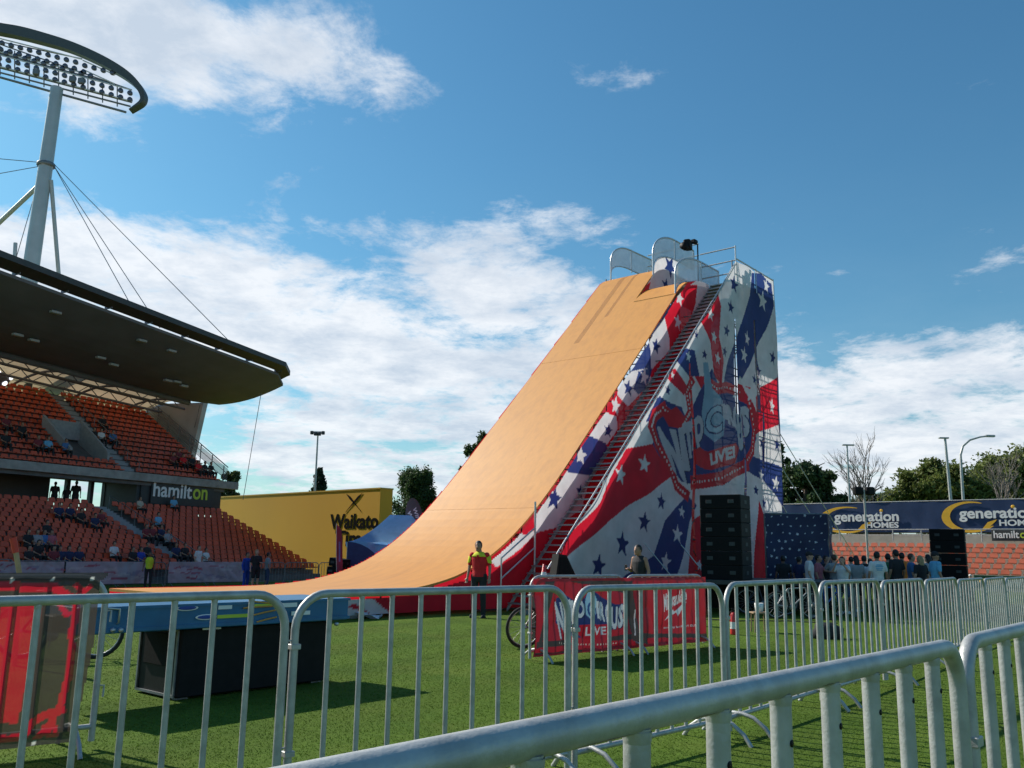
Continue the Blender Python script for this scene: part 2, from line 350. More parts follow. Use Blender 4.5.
# short mown blades near the camera
BLADE = mat('grass_blade', (.100, .165, .022), .8, 0, .30, 5.0, trans=.3, spec=.05, var2=(.070, .132, .017), scale2=1.2)
turf_bands(BLADE)
n = 420000; d = 2.2 + (26 - 2.2) * rng.random(n) ** 1.5; th = rng.uniform(-.62, .62, n)
x = d * np.sin(th) * 1.05; y = d * np.cos(th); hh = rng.uniform(.005, .014, n) * np.clip((27 - d) / 12, .1, 1); an = rng.uniform(0, 6.28, n); wd = rng.uniform(.002, .0045, n) * (1 + d * .08); ln = rng.normal(0, .010, (n, 2))
P0 = np.stack([x - np.cos(an) * wd, y - np.sin(an) * wd, np.zeros(n) - .002], -1); P1 = np.stack([x + np.cos(an) * wd, y + np.sin(an) * wd, np.zeros(n) - .002], -1); P2 = np.stack([x + ln[:, 0], y + ln[:, 1], hh], -1)
tag(quads('grass', np.stack([P0, P1, P2], 1), BLADE, k=3), 'short mown green grass of the sports field', kind='stuff')

# ================================================================== ramp tower
AX = R(50); RO = (-1.08, 23.68); WD = 4.6; SPL = 1.9
DV = np.array([math.cos(AX), math.sin(AX)]); NV = np.array([-math.sin(AX), math.cos(AX)])
def plane(px, py, s):               # photo point -> (t, z) on the upright plane at offset s of the ramp
    q = ray(px, py); k = (s + np.dot(RO, NV)) / np.dot(q[:2], NV); P = q * k
    return (float((P[:2] - np.array(RO)) @ DV), float(P[2] + EYE))
PR = [(-12, .59), (-8, .58), (-6, .57), (-4, .56), (-3, .575), (-2, .64), (-1, .79), (0, 1.05), (1, 1.5), (2, 2.12), (3, 2.93), (4, 3.86), (5, 4.86), (6, 5.88), (7, 6.9), (8, 7.92), (9, 8.95), (10, 9.98), (11, 11.02), (12, 12.06), (13, 13.1), (15, 15.16)]
_pt = np.array(PR)
def prof(t): return float(np.mean(np.interp(t + np.linspace(-.75, .75, 13), _pt[:, 0], _pt[:, 1])))
tower = empty('ramp_tower', (RO[0], RO[1], 0), AX, 'towering orange roll-in ramp on scaffolding wrapped in red, white and blue star banners', 'ramp')
def nearlane():
    ts = list(np.arange(-7.4, 11.41, .3)) + [11.45]; return [(t, prof(t)) for t in ts]
def farlane():
    pts = [(t, prof(t)) for t in np.arange(-7.4, 12.91, .3)]
    for k in range(1, 10):          # roll over to the platform
        a = R(46) * (1 - k / 9); pts.append((12.9 + 1.9 * (math.sin(R(46)) - math.sin(a)) , prof(12.9) + 1.9 * (math.cos(a) - math.cos(R(46)))))
    return pts
def strip(pts, s0, s1, th):
    m = MB(); n = len(pts); vs = []
    for (t, z) in pts: vs += [(t, s0, z), (t, s1, z), (t, s1, z - th), (t, s0, z - th)]
    fs = []; sm = []
    for i in range(n - 1):
        a, b = i * 4, i * 4 + 4
        fs += [(a, b, b + 1, a + 1), (a + 1, b + 1, b + 2, a + 2), (a + 2, b + 2, b + 3, a + 3), (a + 3, b + 3, b, a)]
    fs += [(0, 1, 2, 3), (n * 4 - 1, n * 4 - 2, n * 4 - 3, n * 4 - 4)]
    return m.add(vs, fs)
NL, FL = nearlane(), farlane()
strip(NL, 0, SPL, .06).build('near_deck', DECK, tower)
strip(FL, SPL + .002, WD, .062).build('far_deck', DECK, tower)
for (t0, t1, s0, s1) in ((9.6, 14.0, 3.35, 3.6), (10.8, 13.6, 2.8, 2.95)):
    pp = [(t, z + .006) for (t, z) in FL if t0 <= t <= t1] if s0 > SPL else [(t, z + .006) for (t, z) in NL if t0 <= t <= t1]
    strip(pp, s0, s1, .004).build('scuff_mark', SCUFF, tower, 'faint brown tyre scuff running down the deck')
for t in (2.9, 8.9):   # joints between deck sheets
    z = prof(t); m = MB(); m.box((t, WD / 2, z + .001), (.010, WD, .005)); m.build('deck_seam', mat('seam', (.60, .26, .05), .7), tower)
TZ = 12.35; UZ = FL[-1][1]; BT = 17.2; SS = -1.55
m = MB(); m.box(((13.0 + BT) / 2, SPL / 2, TZ - .06), (BT - 13.0, SPL - .01, .1)); m.box((15.55, (SS) / 2 - .02, TZ - .06), (3.2, -SS - .1, .1)); m.build('lower_platform', DSTEEL, tower)
m = MB(); m.box(((FL[-1][0] + BT) / 2 + .01, (SPL + WD) / 2, UZ - .06), (BT - FL[-1][0] - .02, WD - SPL - .02, .1)); m.build('upper_platform', DSTEEL, tower)
# near lane shoulder (rolls over to the lower platform)
sh = [(11.46 + k * .19, 11.53 + .84 * math.sin(math.pi / 2 * min(1, k / 8)) ) for k in range(9)]
strip(sh, 0, SPL, .05).build('lower_shoulder', DECK, tower)
# scaffold
tl = [1.0, 3.0, 5.1, 7.2, 9.3, 11.4, 13.4, 15.3, 17.15]; sl = [SS + .09, .10, 2.35, WD - .08]
def topz(t, s):
    if s < 0: return (min(13.0, max(.6, .98 * t - .65)) if t < 13.2 else 13.1)
    if t < 13: return prof(t) - .12
    return (TZ if s < SPL else UZ) - .12
for s in sl:
    for t in tl:
        z = topz(t, s)
        if z > .8: MB().tube([(t, s, 0), (t, s, z)], .028, 8).build('scaffold_post', DSTEEL, tower)
for s in sl:
    for k in range(1, 13):
        z = k * 1.05; ts = [t for t in tl if topz(t, s) >= z]
        if len(ts) > 1: MB().tube([(ts[0], s, z), (ts[-1], s, z)], .024, 6).build('ledger', DSTEEL, tower)
for t in tl[1:]:
    for k in range(1, 7):
        z = k * 2.1
        if topz(t, sl[1]) > z: MB().tube([(t, sl[0] if topz(t, sl[0]) > z else sl[1], z), (t, sl[-1], z)], .022, 6).build('transom', DSTEEL, tower)
for s in (sl[0], sl[-1], sl[1]):
    for i in range(len(tl) - 1):
        for k in range(0, 6):
            z = k * 2.1 + .2
            if topz(tl[i], s) > z + 1.9:
                e = [(tl[i], s, z), (tl[i + 1], s, z + 1.9)] if (i + k) % 2 else [(tl[i], s, z + 1.9), (tl[i + 1], s, z)]
                MB().tube(e, .02, 6).build('brace', DSTEEL, tower)
for s0, s1 in ((sl[0], sl[1]), (sl[1], sl[2]), (sl[2], sl[3])):
    for k in range(6):
        MB().tube([(tl[-1], s0, k * 2.1 + .2), (tl[-1], s1, k * 2.1 + 2.1)], .02, 6).build('brace', DSTEEL, tower)
# ground ballast beams
for s in sl: MB().box((9, s, .06), (17, .2, .12)).build('ground_beam', DSTEEL, tower)
# stair between the hung banners
stair = tower
s0, s1 = SS + .1, -.44
upf = [(1.12, .12), (13.62, TZ - .03)]
a, b = upf; nn = 62
for s in (s0, s1):
    MB().poly([(a[0], a[1] - .02), (b[0], b[1] - .02), (b[0], b[1] - .24), (a[0], a[1] - .14)], lambda p: (p[0], s, p[1]), lambda p: (p[0], s + .03, p[1])).build('stringer', ALU, stair)
for k in range(nn):
    u = (k + .5) / nn; t = a[0] + (b[0] - a[0]) * u; z = a[1] + (b[1] - a[1]) * u
    m = MB(); m.box((t, (s0 + s1) / 2, z), (.21, s1 - s0 - .04, .03)); o_ = m.build('tread', STEP, stair); MB().box((t - .112, (s0 + s1) / 2, z - .006), (.014, s1 - s0 - .05, .045)).build('nosing', mat('nosing_metal', (.30, .31, .32), .5, .5), o_)
for dz in (0, -.55): MB().tube([(.8, s1 - .03, 1.41 + dz), (2.25, s1 - .03, 2.26 + dz)], .024).build('handrail', ALU, stair)
MB().tube([(.8, s1 - .03, 0), (.8, s1 - .03, 1.43)], .024).build('rail_post', ALU, stair)
MB().tube([(2.25, s1 - .03, .7), (2.25, s1 - .03, 3.0)], .03).build('rail_post', ALU, stair)
MB().tube([(1.5, s0 - .06, 1.14), (12.0, s0 - .06, 11.43), (13.55, s0 - .06, 13.0)], .024).build('handrail', ALU, stair)
for k in range(6): t = 2.2 + k * 2.0; MB().tube([(t, s0 - .04, .98 * t - 1.3), (t, s0 - .04, .98 * t - .34)], .022, 6).build('rail_post', ALU, stair)
# curved top guards
def guard(s, arch, tail, bot, name='side_guard', posts=()):
    pts = arch + tail
    m = MB(); m.tube([(t, s, z) for t, z in pts], .035, 6); m.build('guard_rail', ALU, tower)
    poly = pts + bot[::-1]
    MB().poly(poly, lambda p: (p[0], s - .006, p[1]), lambda p: (p[0], s + .006, p[1])).build(name, GUARD, tower)
    MB().tube([(t, s, z) for t, z in bot], .03, 6).build('guard_rail', ALU, tower)
    for (t, z0, z1) in posts: MB().tube([(t, s, z0), (t, s, z1)], .04, 6).build('guard_post', ALU, tower)
def archpts(t0, z0, t1, z1, n=9): return [(t0 + (t1 - t0) * (1 - math.cos(math.pi / 2 * k / n)), z0 + (z1 - z0) * math.sin(math.pi / 2 * k / n)) for k in range(n + 1)]
gn = archpts(11.38, 12.3, 13.6, 13.36); gb = archpts(11.42, 11.55, 13.5, 12.36)
guard(-.03, gn, [(15.1, 13.36)], gb + [(15.1, 12.36)], posts=((11.38, 11.5, 12.3), (13.55, 12.3, 13.36), (15.1, 12.3, 13.36)))
gm = archpts(13.0, 13.98, 14.9, 15.12); gmb = archpts(13.02, 13.38, 14.9, 14.22)
guard(SPL, gm, [(16.6, 15.12)], gmb + [(16.6, 14.22)], posts=((13.0, 12.9, 13.98), (14.9, 14.2, 15.12), (16.6, 14.2, 15.12)))
gf = archpts(13.95, 14.45, 15.6, 15.45); gfb = archpts(13.98, 13.95, 15.5, 14.5)
guard(WD + .03, gf, [(17.5, 15.5)], gfb + [(17.5, 14.5)], posts=((13.95, 13.6, 14.45), (15.7, 14.4, 15.5), (17.5, 14.4, 15.5)))
for z in (13.7, 13.15, 12.65):
    MB().tube([(13.6, .02, z), (13.6, SS + .02, z)], .03).build('platform_rail', ALU, tower)
    MB().tube([(17.1, WD, z + 1.9), (17.1, SPL, z + 1.9)], .03).build('platform_rail', ALU, tower)
for t, s in ((13.6, SS + .02), (15.4, SS), (17.15, SS)): MB().tube([(t, s, 12.2), (t, s, 13.75 if t < 14 else 13.25)], .03).build('guard_post', ALU, tower)
for z in (13.3,): MB().tube([(13.6, SS, z - .1), (17.15, SS, z - .1)], .03).build('platform_rail', ALU, tower)
# camera light on its pole
pl = plane(698, 262, .5)
m = MB(); m.tube([(pl[0], .5, TZ), (pl[0], .5, TZ + 2.1), (pl[0] - .05, .75, TZ + 2.2)], .03); m.build('camera_pole', BLACK, tower)
m = MB(); m.box((pl[0] - .2, .85, TZ + 2.1), (.55, .3, .36), .3, .05); m.lathe((pl[0] - .5, .85, TZ + 1.95), [(.001, -.15), (.15, -.15), (.16, .1), (.08, .15)], 12, 'x'); m.box((pl[0] + .1, .7, TZ + 2.3), (.3, .2, .15), 0, .03); m.build('remote_camera', BLACK, tower)

# ---- printed banners of the tower
def Z6(x, y): return (500 + x / 3.4133, 380 + y / 3.4133)
def Z5(x, y): return (560 + x / 3.8417, 220 + y / 3.84)
def pane_print(c, s, items):
    for it in items:
        kind, zf, data, col = it[:4]
        if kind == 'P': c.poly([plane(*zf(*p), s) for p in data], col)
        else:
            for (x, y, r) in data:
                a = plane(*zf(x, y), s); b = plane(*zf(x, y - r), s); h = abs(b[1] - a[1]) * 1.0
                c.star(a, h * 1.06, col, it[4] if len(it) > 4 else .15)
P, S_ = 'P', 'S'
LB = (.03, .055, .22)
# near side wall under the ramp edge
c = Cloth(-7.4, 13.6, .04, 12.5, .04, RED)
SB = -.38
pane_print(c, SB, [
    (P, Z5, [(560, 200), (500, 250), (525, 250), (520, 320), (500, 400), (560, 420), (600, 260)], WHT),
    (P, Z5, [(400, 370), (340, 440), (330, 470), (345, 520), (350, 580), (420, 500), (418, 450)], WHT),
    (P, Z5, [(340, 465), (250, 540), (262, 590), (315, 655), (350, 590), (350, 510)], LB),
    (P, Z5, [(262, 580), (200, 640), (262, 715), (320, 650)], WHT),
    (P, Z5, [(180, 670), (130, 740), (150, 775), (250, 775), (262, 705), (225, 655)], RED),
    (P, Z6, [(420, 0), (400, 50), (437, 92), (520, 0), (500, -40), (450, -30)], WHT), (P, Z6, [(455, 30), (470, -30), (520, -40), (500, 30), (470, 50)], LB),
    (P, Z6, [(400, 48), (340, 110), (357, 112), (400, 128), (410, 170), (440, 130), (437, 90)], RED),
    (P, Z6, [(355, 110), (290, 190), (310, 200), (365, 220), (402, 165), (398, 125)], WHT),
    (P, Z6, [(300, 188), (215, 285), (225, 312), (305, 328), (365, 240), (362, 215)], LB),
    (P, Z6, [(225, 312), (135, 405), (112, 480), (120, 522), (190, 505), (280, 440), (310, 328)], WHT),
    (P, Z6, [(60, 500), (0, 580), (-30, 620), (-10, 640), (50, 590), (130, 520)], WHT),
    (P, Z6, [(60, 520), (130, 425), (118, 500), (90, 530)], RED),
    (S_, Z5, [(460, 300, 32), (452, 392, 32), (322, 602, 36), (213, 714, 36)], WHT), (S_, Z5, [(372, 484, 32), (265, 646, 32)], BLU),
    (S_, Z6, [(397, 86, 30), (277, 257, 36)], WHT), (S_, Z6, [(440, 28, 26), (368, 172, 27), (185, 405, 42), (275, 383, 28)], BLU)])
c.poly([(-5.2, .05), (-3.2, .05), (-4.1, .28)], WHT).poly([(-4.2, .46), (-3.4, .48), (-2.7, .05), (-3.3, .05), (-3.9, .35), (-4.6, .05), (-5.1, .05)], WHT)
c.poly([(-8, .05), (-7.4, .45), (-6.6, .45), (-7.3, .05)], WHT)
cl = [(t - (.42 if t > 0 else 0), prof(t) - .12) for t in np.arange(-7.35, 11.4, .2)] + [(t, z - .02) for t, z in gb[1:]] + [(13.5, .05), (-7.35, .05)]
c.keep(cl); c.build('side_banner', BANNER, tower, lambda a, b, wv: (a, np.where(a > .3, SB, np.where(a < -1, -.04, -.04 + (a + 1) / 1.3 * (SB + .04))) + wv * .5, b), .05, 1.6, 3)
# far side banner, its hem standing just proud of the deck edge
c = Cloth(-7.4, 15.5, .04, 14.6, .045, RED); c.keep([(t, z + .03) for t, z in FL] + [(14.9, .05), (-7.35, .05)])
c.build('far_banner', BANNER, tower, lambda a, b, wv: (a, WD + .05 + wv * .4, b), .04, 1.5, 5)
# riser banner between the two lanes
c = Cloth(11.3, 15.2, 11.0, 14.3, .035, WHT); c.keep([(11.5, 11.5)] + [(13.0, 13.1)] + gmb + [(15.1, 14.2), (15.1, 12.3), (12.6, 12.3)])
a = plane(*Z5(420, 180), SPL); c.star(a, .55, BLU, .5); a = plane(*Z5(405, 255), SPL); c.star((a[0], a[1]), .4, BLU, .2); c.poly([(11.5, 11.5), (12.6, 12.3), (12.8, 12.7), (12.0, 12.2)], RED)
c.build('riser_banner', BANNER, tower, lambda a, b, wv: (a, SPL - .03 + wv * .3, b), .03, 1.2, 6)
# big outer banner
c = Cloth(.4, 17.25, .55, 13.25, .035, WHT)
SD = SS - .03
pane_print(c, SD, [
    (P, Z6, [(430, 235), (520, 215), (600, 320), (380, 475), (190, 640), (160, 620), (335, 420)], RED),
    (P, Z6, [(545, 55), (620, 100), (660, 190), (700, 260), (600, 330), (520, 220), (500, 130)], LB),
    (P, Z6, [(450, 232), (512, 105), (530, 160), (520, 218)], WHT),
    (P, Z6, [(640, 395), (560, 480), (525, 600), (420, 670), (420, 700), (640, 700), (660, 560), (690, 440)], LB),
    (P, Z6, [(690, 400), (650, 480), (600, 680), (640, 690), (700, 470)], WHT),
    (P, Z6, [(720, 440), (660, 480), (632, 690), (720, 690)], RED),
    (P, Z6, [(720, 400), (700, 690), (890, 690), (880, 390)], WHT),
    (P, Z6, [(880, 410), (900, 470), (915, 540), (925, 700), (860, 700)], RED),
    (P, Z6, [(860, 200), (880, 30), (950, -10), (960, 150), (890, 175)], RED),
    (P, Z6, [(845, 250), (965, 300), (970, 435), (905, 345), (840, 310)], LB),
    (P, Z5, [(545, 390), (610, 285), (620, 330), (612, 450), (632, 540), (620, 640), (588, 600), (575, 470)], RED),
    (P, Z5, [(470, 490), (520, 500), (535, 600), (500, 600), (450, 540)], LB),
    (P, Z5, [(430, 575), (445, 570), (490, 635), (478, 675), (415, 610)], RED),
    (P, Z5, [(375, 680), (470, 722), (440, 775), (330, 775)], LB),
    (P, Z5, [(735, 203), (770, 205), (815, 245), (822, 330), (790, 420), (755, 500), (745, 520), (700, 610), (680, 590), (688, 410), (728, 290)], LB),
    (P, Z5, [(628, 650), (650, 540), (690, 400), (690, 600), (660, 700)], LB),
    (P, Z5, [(676, 625), (735, 645), (768, 655), (840, 618), (850, 780), (676, 780)], RED),
    (P, Z5, [(520, 600), (585, 600), (600, 640), (545, 660)], RED),
    (S_, Z6, [(490, 287, 33), (415, 323, 36), (605, 527, 33), (570, 622, 36), (895, 325, 22), (940, 353, 28), (928, 90, 28), (622, 450, 22), (565, 88, 14), (680, 632, 22)], WHT),
    (S_, Z6, [(548, 416, 30), (490, 485, 36), (420, 560, 46), (338, 635, 42), (897, 215, 22), (943, 221, 26), (873, 376, 20), (900, 420, 22), (575, 35, 18), (660, 430, 20)], BLU),
    (S_, Z5, [(578, 362, 28), (592, 450, 26), (605, 532, 26), (497, 524, 22), (795, 252, 30), (778, 310, 40), (720, 455, 30), (705, 518, 32), (815, 715, 34), (435, 595, 16), (405, 712, 14)], WHT),
    (S_, Z5, [(670, 247, 34), (655, 335, 28), (640, 425, 26), (635, 505, 22), (527, 440, 16), (552, 517, 20), (812, 530, 28), (765, 578, 26), (745, 614, 22), (415, 652, 20)], BLU),
    (P, Z5, [(700, 630), (728, 650), (735, 610), (748, 650), (768, 650), (750, 680), (755, 740), (737, 700), (715, 740), (722, 680)], WHT)])
# emblem: blue shape, red scroll with dots, letters
SC = (.60, .02, .035); GREY = (.50, .54, .62)
def zp(pts, zf=Z6): return [plane(*zf(*p), SD) for p in pts]
c.poly(zp([(545, 150), (560, 90), (640, 130), (680, 40), (720, -40), (745, 30), (800, 60), (860, 90), (880, 200), (850, 290), (780, 350), (690, 370), (620, 345), (570, 270), (535, 200)]), LB)
def scroll(pts, wd=15):
    Q = zp(pts); c.line(Q, wd * .0098 * 1.9, SC)
    for i in range(len(Q) - 1):
        for k in range(5): u = k / 5; x = Q[i][0] + (Q[i + 1][0] - Q[i][0]) * u; y = Q[i][1] + (Q[i + 1][1] - Q[i][1]) * u; c.poly([(x - .05, y - .04), (x + .05, y - .04), (x + .05, y + .04), (x - .05, y + .04)], (.7, .66, .66))
scroll([(540, 215), (518, 160), (530, 120), (565, 95)], 24)
scroll([(560, 95), (600, 130), (625, 150), (648, 110), (640, 40), (660, 0)], 16)
scroll([(545, 220), (580, 290), (605, 360), (640, 395)], 20)
scroll([(655, 350), (700, 345), (760, 335), (800, 310), (840, 290)], 26)
scroll([(700, 0), (735, 30), (780, 25), (830, 45)], 22)
scroll([(850, 80), (870, 170), (865, 240), (835, 280)], 22)
c.poly(zp([(560, 120), (600, 90), (632, 130), (615, 165), (580, 160)]), SC)
c.poly(zp([(690, -60), (705, -60), (722, 30), (760, 70), (770, 130), (765, 190), (735, 212), (700, 180), (690, 110), (697, 40)]), (.25, .45, .62))
def qtext(s, quad, col, bold=.05, space=1.0, zf=Z6):   # quad: lower left, lower right, upper right, upper left
    a, b, e, g = [np.array(q, float) for q in quad]
    def f(u, v): p = (1 - u) * (1 - v) * a + u * (1 - v) * b + u * v * e + (1 - u) * v * g; return plane(*zf(*p), SD)
    c.text(s, f, col, bold, space)
for dx, dy, colr in ((3, 3, (.02, .03, .10)), (0, 0, GREY)):
    for s_, q in (('N', [(592, 310), (638, 355), (598, 170), (538, 158)]), ('I', [(626, 310), (646, 310), (622, 160), (604, 165)]), ('T', [(636, 272), (656, 265), (652, 138), (618, 150)]), ('R', [(650, 242), (684, 232), (674, 126), (648, 134)]), ('O', [(656, 225), (702, 200), (696, 112), (650, 130)]),
                  ('I', [(765, 130), (782, 140), (770, 80), (752, 82)]), ('R', [(780, 150), (800, 162), (796, 84), (770, 84)]), ('C', [(795, 172), (822, 190), (816, 84), (792, 90)]), ('U', [(808, 240), (830, 245), (832, 90), (806, 95)]), ('S', [(822, 200), (852, 190), (850, 90), (820, 88)])):
        qtext(s_, [(x + dx, y + dy) for x, y in q], colr, .075)
for colr, k in (((.02, .04, .16), 0), ((.36, .58, .74), 4)):
    qtext('C', [(700 + k, 190 - k), (765 - k, 182 - k), (760 - k, 80 + k), (706 + k, 90 + k)], colr, .03 if k else .07)
c.poly(zp([(655, 240), (680, 228), (712, 245), (800, 215), (812, 232), (800, 285), (720, 308), (690, 300), (660, 285)]), SC)
qtext('LIVE!', [(722, 292), (800, 266), (797, 222), (718, 250)], (.72, .72, .74), .05)
# outline: below the stair, tower top in two heights; slits between hung strips
c.keep([(.45, .6), (1.55, 1.0)] + [(t, .98 * t - .33) for t in (1.6, 6, 11.9)] + [(13.55, 13.1), (15.25, 13.1), (15.26, 13.25), (17.2, 13.25), (17.2, .6)])
for (px_, w_, zt, zb) in ((736, .20, 10.6, 6.9), (757.5, .26, 11.0, 7.2), (691, .16, 8.2, .6), (741, .16, 6.9, .6), (761, .16, 7.2, 5.0)):
    t_ = plane(px_, 370, SD)[0]
    c.cut([(t_ - w_ * .2, zt), (t_ + w_ * .2, zt), (t_ + w_ / 2, (zt + zb) / 2), (t_ + w_ / 2, zb), (t_ - w_ / 2, zb), (t_ - w_ / 2, (zt + zb) / 2)])
c.cut([(15.23, 13.3), (15.23, 12.2), (15.26, 12.2), (15.27, 13.3)])
c.build('outer_banner', BANNER, tower, lambda a, b, wv: (a, SD + wv, b), .045, 1.9, 9)
# rear face banner
c = Cloth(SS, WD, .6, 13.0, .08, LB)
for i in range(40): c.star((rng.uniform(SS, WD), rng.uniform(1, 12.5)), .3, WHT, rng.uniform(0, 1))
c.cut([(SS + 1.9, .4), (SS + 1.9, 14), (WD - 1.6, 14), (WD - 1.6, .4)])
c.build('rear_banner', BANNER, tower, lambda a, b, wv: (BT + .06 + wv * .5, a, b), .06, 1.6, 4)
# guy ropes
for i, (a, b) in enumerate((((BT, SS, 5.2), (BT + 4.6, SS - 1.4, 0)), ((BT, SS, 3.6), (BT + 2.8, SS - 1.0, 0)), ((BT, SS, 6.6), (BT + 6.2, SS - 1.6, 0)))): MB().tube([a, b], .018, 5).build('guy_rope', ALU, tower)
for q in ((plane(655, 545, SS), -1.2), (plane(690, 550, SS), -1.2)): MB().tube([(q[0][0] - .8, SS - .1, 1.9), (q[0][0] + .4, SS + q[1], 0)], .02, 5).build('guy_rope', ALU, tower)

# ================================================================== left grandstand
LA = math.atan2(.875, .485); GO = (-11.5, 55.0)
GU = np.array([math.cos(LA), math.sin(LA)]); GV = np.array([-math.sin(LA), math.cos(LA)])
def gplane(px, py, v):              # photo point on the upright plane at depth v of the stand -> (u, z above its base)
    q = ray(px, py); k = (v + np.dot(GO, GV)) / np.dot(q[:2], GV); Pp = q * k
    return (float((Pp[:2] - np.array(GO)) @ GU), float(Pp[2] + EYE) + .3)
stand = empty('grandstand', (GO[0], GO[1], -.30), LA, 'two tier grandstand with orange seats under a dark overhanging roof', 'grandstand')
U0, U1 = -29.0, 0.0
NLr, NUr = 15, 15
def lowz(i): return .72 + i * .245
def lowv(i): return .45 + i * .60
def upz(i): return 6.35 + i * .385
def upv(i): return 9.6 + i * .60
A_L, A_U = (-10.1, -8.9), (-7.7, -6.5)
# seat shape
def seat_geo(bm, x, y, z, s=1.0):
    w_, d_ = .20, .19
    bm.add([(x - w_, y - d_, z + .40), (x + w_, y - d_, z + .40), (x + w_, y + d_ * .8, z + .37), (x - w_, y + d_ * .8, z + .37), (x - w_, y - d_, z + .35), (x + w_, y - d_, z + .35), (x + w_, y + d_ * .8, z + .32), (x - w_, y + d_ * .8, z + .32)],
           [(0, 1, 2, 3), (7, 6, 5, 4), (0, 4, 5, 1), (1, 5, 6, 2), (3, 7, 4, 0)])
    b = y + d_ * .8; o = [(-.20, .02), (-.205, .16), (-.15, .245), (.15, .245), (.205, .16), (.20, .02)]
    bm.add([(x + p, b + q * .28, z + .37 + q) for p, q in o] + [(x + p, b + .04 + q * .28, z + .37 + q) for p, q in o],
           [(5, 4, 3, 2, 1, 0), (6, 7, 8, 9, 10, 11)] + [(i, (i + 1) % 6, 6 + (i + 1) % 6, 6 + i) for i in range(6)])
    return bm
bm = MB(); seat_geo(bm, 0, 0, 0); smesh = bm.mesh('seat'); smesh.materials.append(SEAT); SEAT2 = mat('seat_plastic_sunlit_tone', (.50, .125, .06), .5, 0, .2, 1.1); smesh2 = smesh.copy(); smesh2.materials.clear(); smesh2.materials.append(SEAT2)  # second seat colour for the terrace, sunlit look put into its base colour
def seat_at(root, x, y, z, rz=0.0, me=None):
    o = bpy.data.objects.new('seat', me or smesh); COL.objects.link(o); o.parent = root; o.location = (x, y, z); o.rotation_euler = (0, 0, rz); return o
taken = set()
many = MB(); singles = 0
VOM = (-10.6, -7.9)
for tier in (0, 1):
    for i in range(NLr if tier == 0 else NUr):
        z = lowz(i) if tier == 0 else upz(i); v = lowv(i) if tier == 0 else upv(i)
        k = 0; u = U1 - .3
        while u > U0:
            ok = True
            al = A_L if tier == 0 else A_U
            for a0 in (al[0], al[0] - 13.0):
                if a0 - .1 < u < a0 + 1.3: ok = False
            if tier == 1 and VOM[0] < u < VOM[1] and 2 <= i <= 6: ok = False
            if ok:
                if singles < 100 and tier == 0 and i < 6 and -17 > u + 0 > -26: seat_at(stand, u, v, z - .4 + .02); singles += 1
                else: seat_geo(many, u, v, z - .4 + .02)
            u -= .50
ob = many.build('seats', SEAT, stand); ob['kind'] = 'stuff'
# stepped terraces
m = MB()
for i in range(NLr): m.box(((U0 + U1) / 2, lowv(i) + .02, (lowz(i) - .4) / 2), (U1 - U0, .598, max(.1, lowz(i) - .4)))
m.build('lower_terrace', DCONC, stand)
m = MB()
for i in range(NUr):
    for (a, b) in (((U0, VOM[0]), (VOM[1], U1 + .3)) if 2 <= i <= 6 else ((U0, U1 + .3),)): m.box(((a + b) / 2, upv(i) + .02, upz(i) - .62), (b - a, .598, .44))
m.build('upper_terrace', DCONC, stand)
for (al, n_, vz, zz, v0) in ((A_L, NLr, lowv, lowz, 0), (A_U, NUr, upv, upz, 0)):
    for off in (0, -13.0):
        m = MB()
        for i in range(n_):
            m.box((al[0] + off + .6, vz(i) - .12, zz(i) - .32), (1.15, .3, .16)); m.box((al[0] + off + .6, vz(i) + .18, zz(i) - .26), (1.15, .29, .28))
        m.build('aisle_steps', SEATBEAM, stand)
        m = MB()
        for i in range(0, n_, 2): m.tube([(al[0] + off + 1.25, vz(i), zz(i) - .4), (al[0] + off + 1.25, vz(i), zz(i) + .55)], .02, 5)
        m.tube([(al[0] + off + 1.25, vz(0), zz(0) + .55), (al[0] + off + 1.25, vz(n_ - 1), zz(n_ - 1) + .55)], .025, 5); m.build('aisle_rail', DSTEEL, stand)
# tunnel opening in the upper tier
m = MB(); zt = upz(7) - .1
for (u_) in (VOM[0] + .1, VOM[1] - .1): m.poly([(upv(2) - .3, upz(2) - .6), (upv(2) - .3, upz(2) + .3), (upv(7) - .3, upz(7) + .5), (upv(7) - .3, upz(2) - .6)], lambda p: (u_ - .08, p[0], p[1]), lambda p: (u_ + .08, p[0], p[1]))
m.box(((VOM[0] + VOM[1]) / 2, upv(7) - .35, upz(7) - .25), (2.5, .16, 1.1)); m.box((VOM[0] + .6, upv(7) - .35, upz(2) + .75), (.9, .14, 2.6)); m.box(((VOM[0] + VOM[1]) / 2, upv(4), upz(2) - .7), (2.6, 3.4, .1))
m.build('tunnel_wall', SEATBEAM, stand)
MB().tube([(VOM[0] + 1.1, upv(6), upz(2) - .6), (VOM[0] + 1.9, upv(6), upz(2) + .4), (VOM[1] - .2, upv(6), upz(2) + .4)], .05, 6).build('tunnel_rail', DSTEEL, stand)
# fascia of the upper tier, soffit
MB().box(((U0 + U1) / 2 + .5, 9.16, 5.98), (U1 - U0 + 1.6, .22, .50), 0, .03).build('tier_fascia', CONC, stand)
m = MB(); m.poly([(9.3, 5.7), (18.6, 11.0), (18.6, 10.7), (13, 5.7)], lambda p: (U0, p[0], p[1]), lambda p: (U1 + .3, p[0], p[1])); m.build('tier_underside', DCONC, stand)
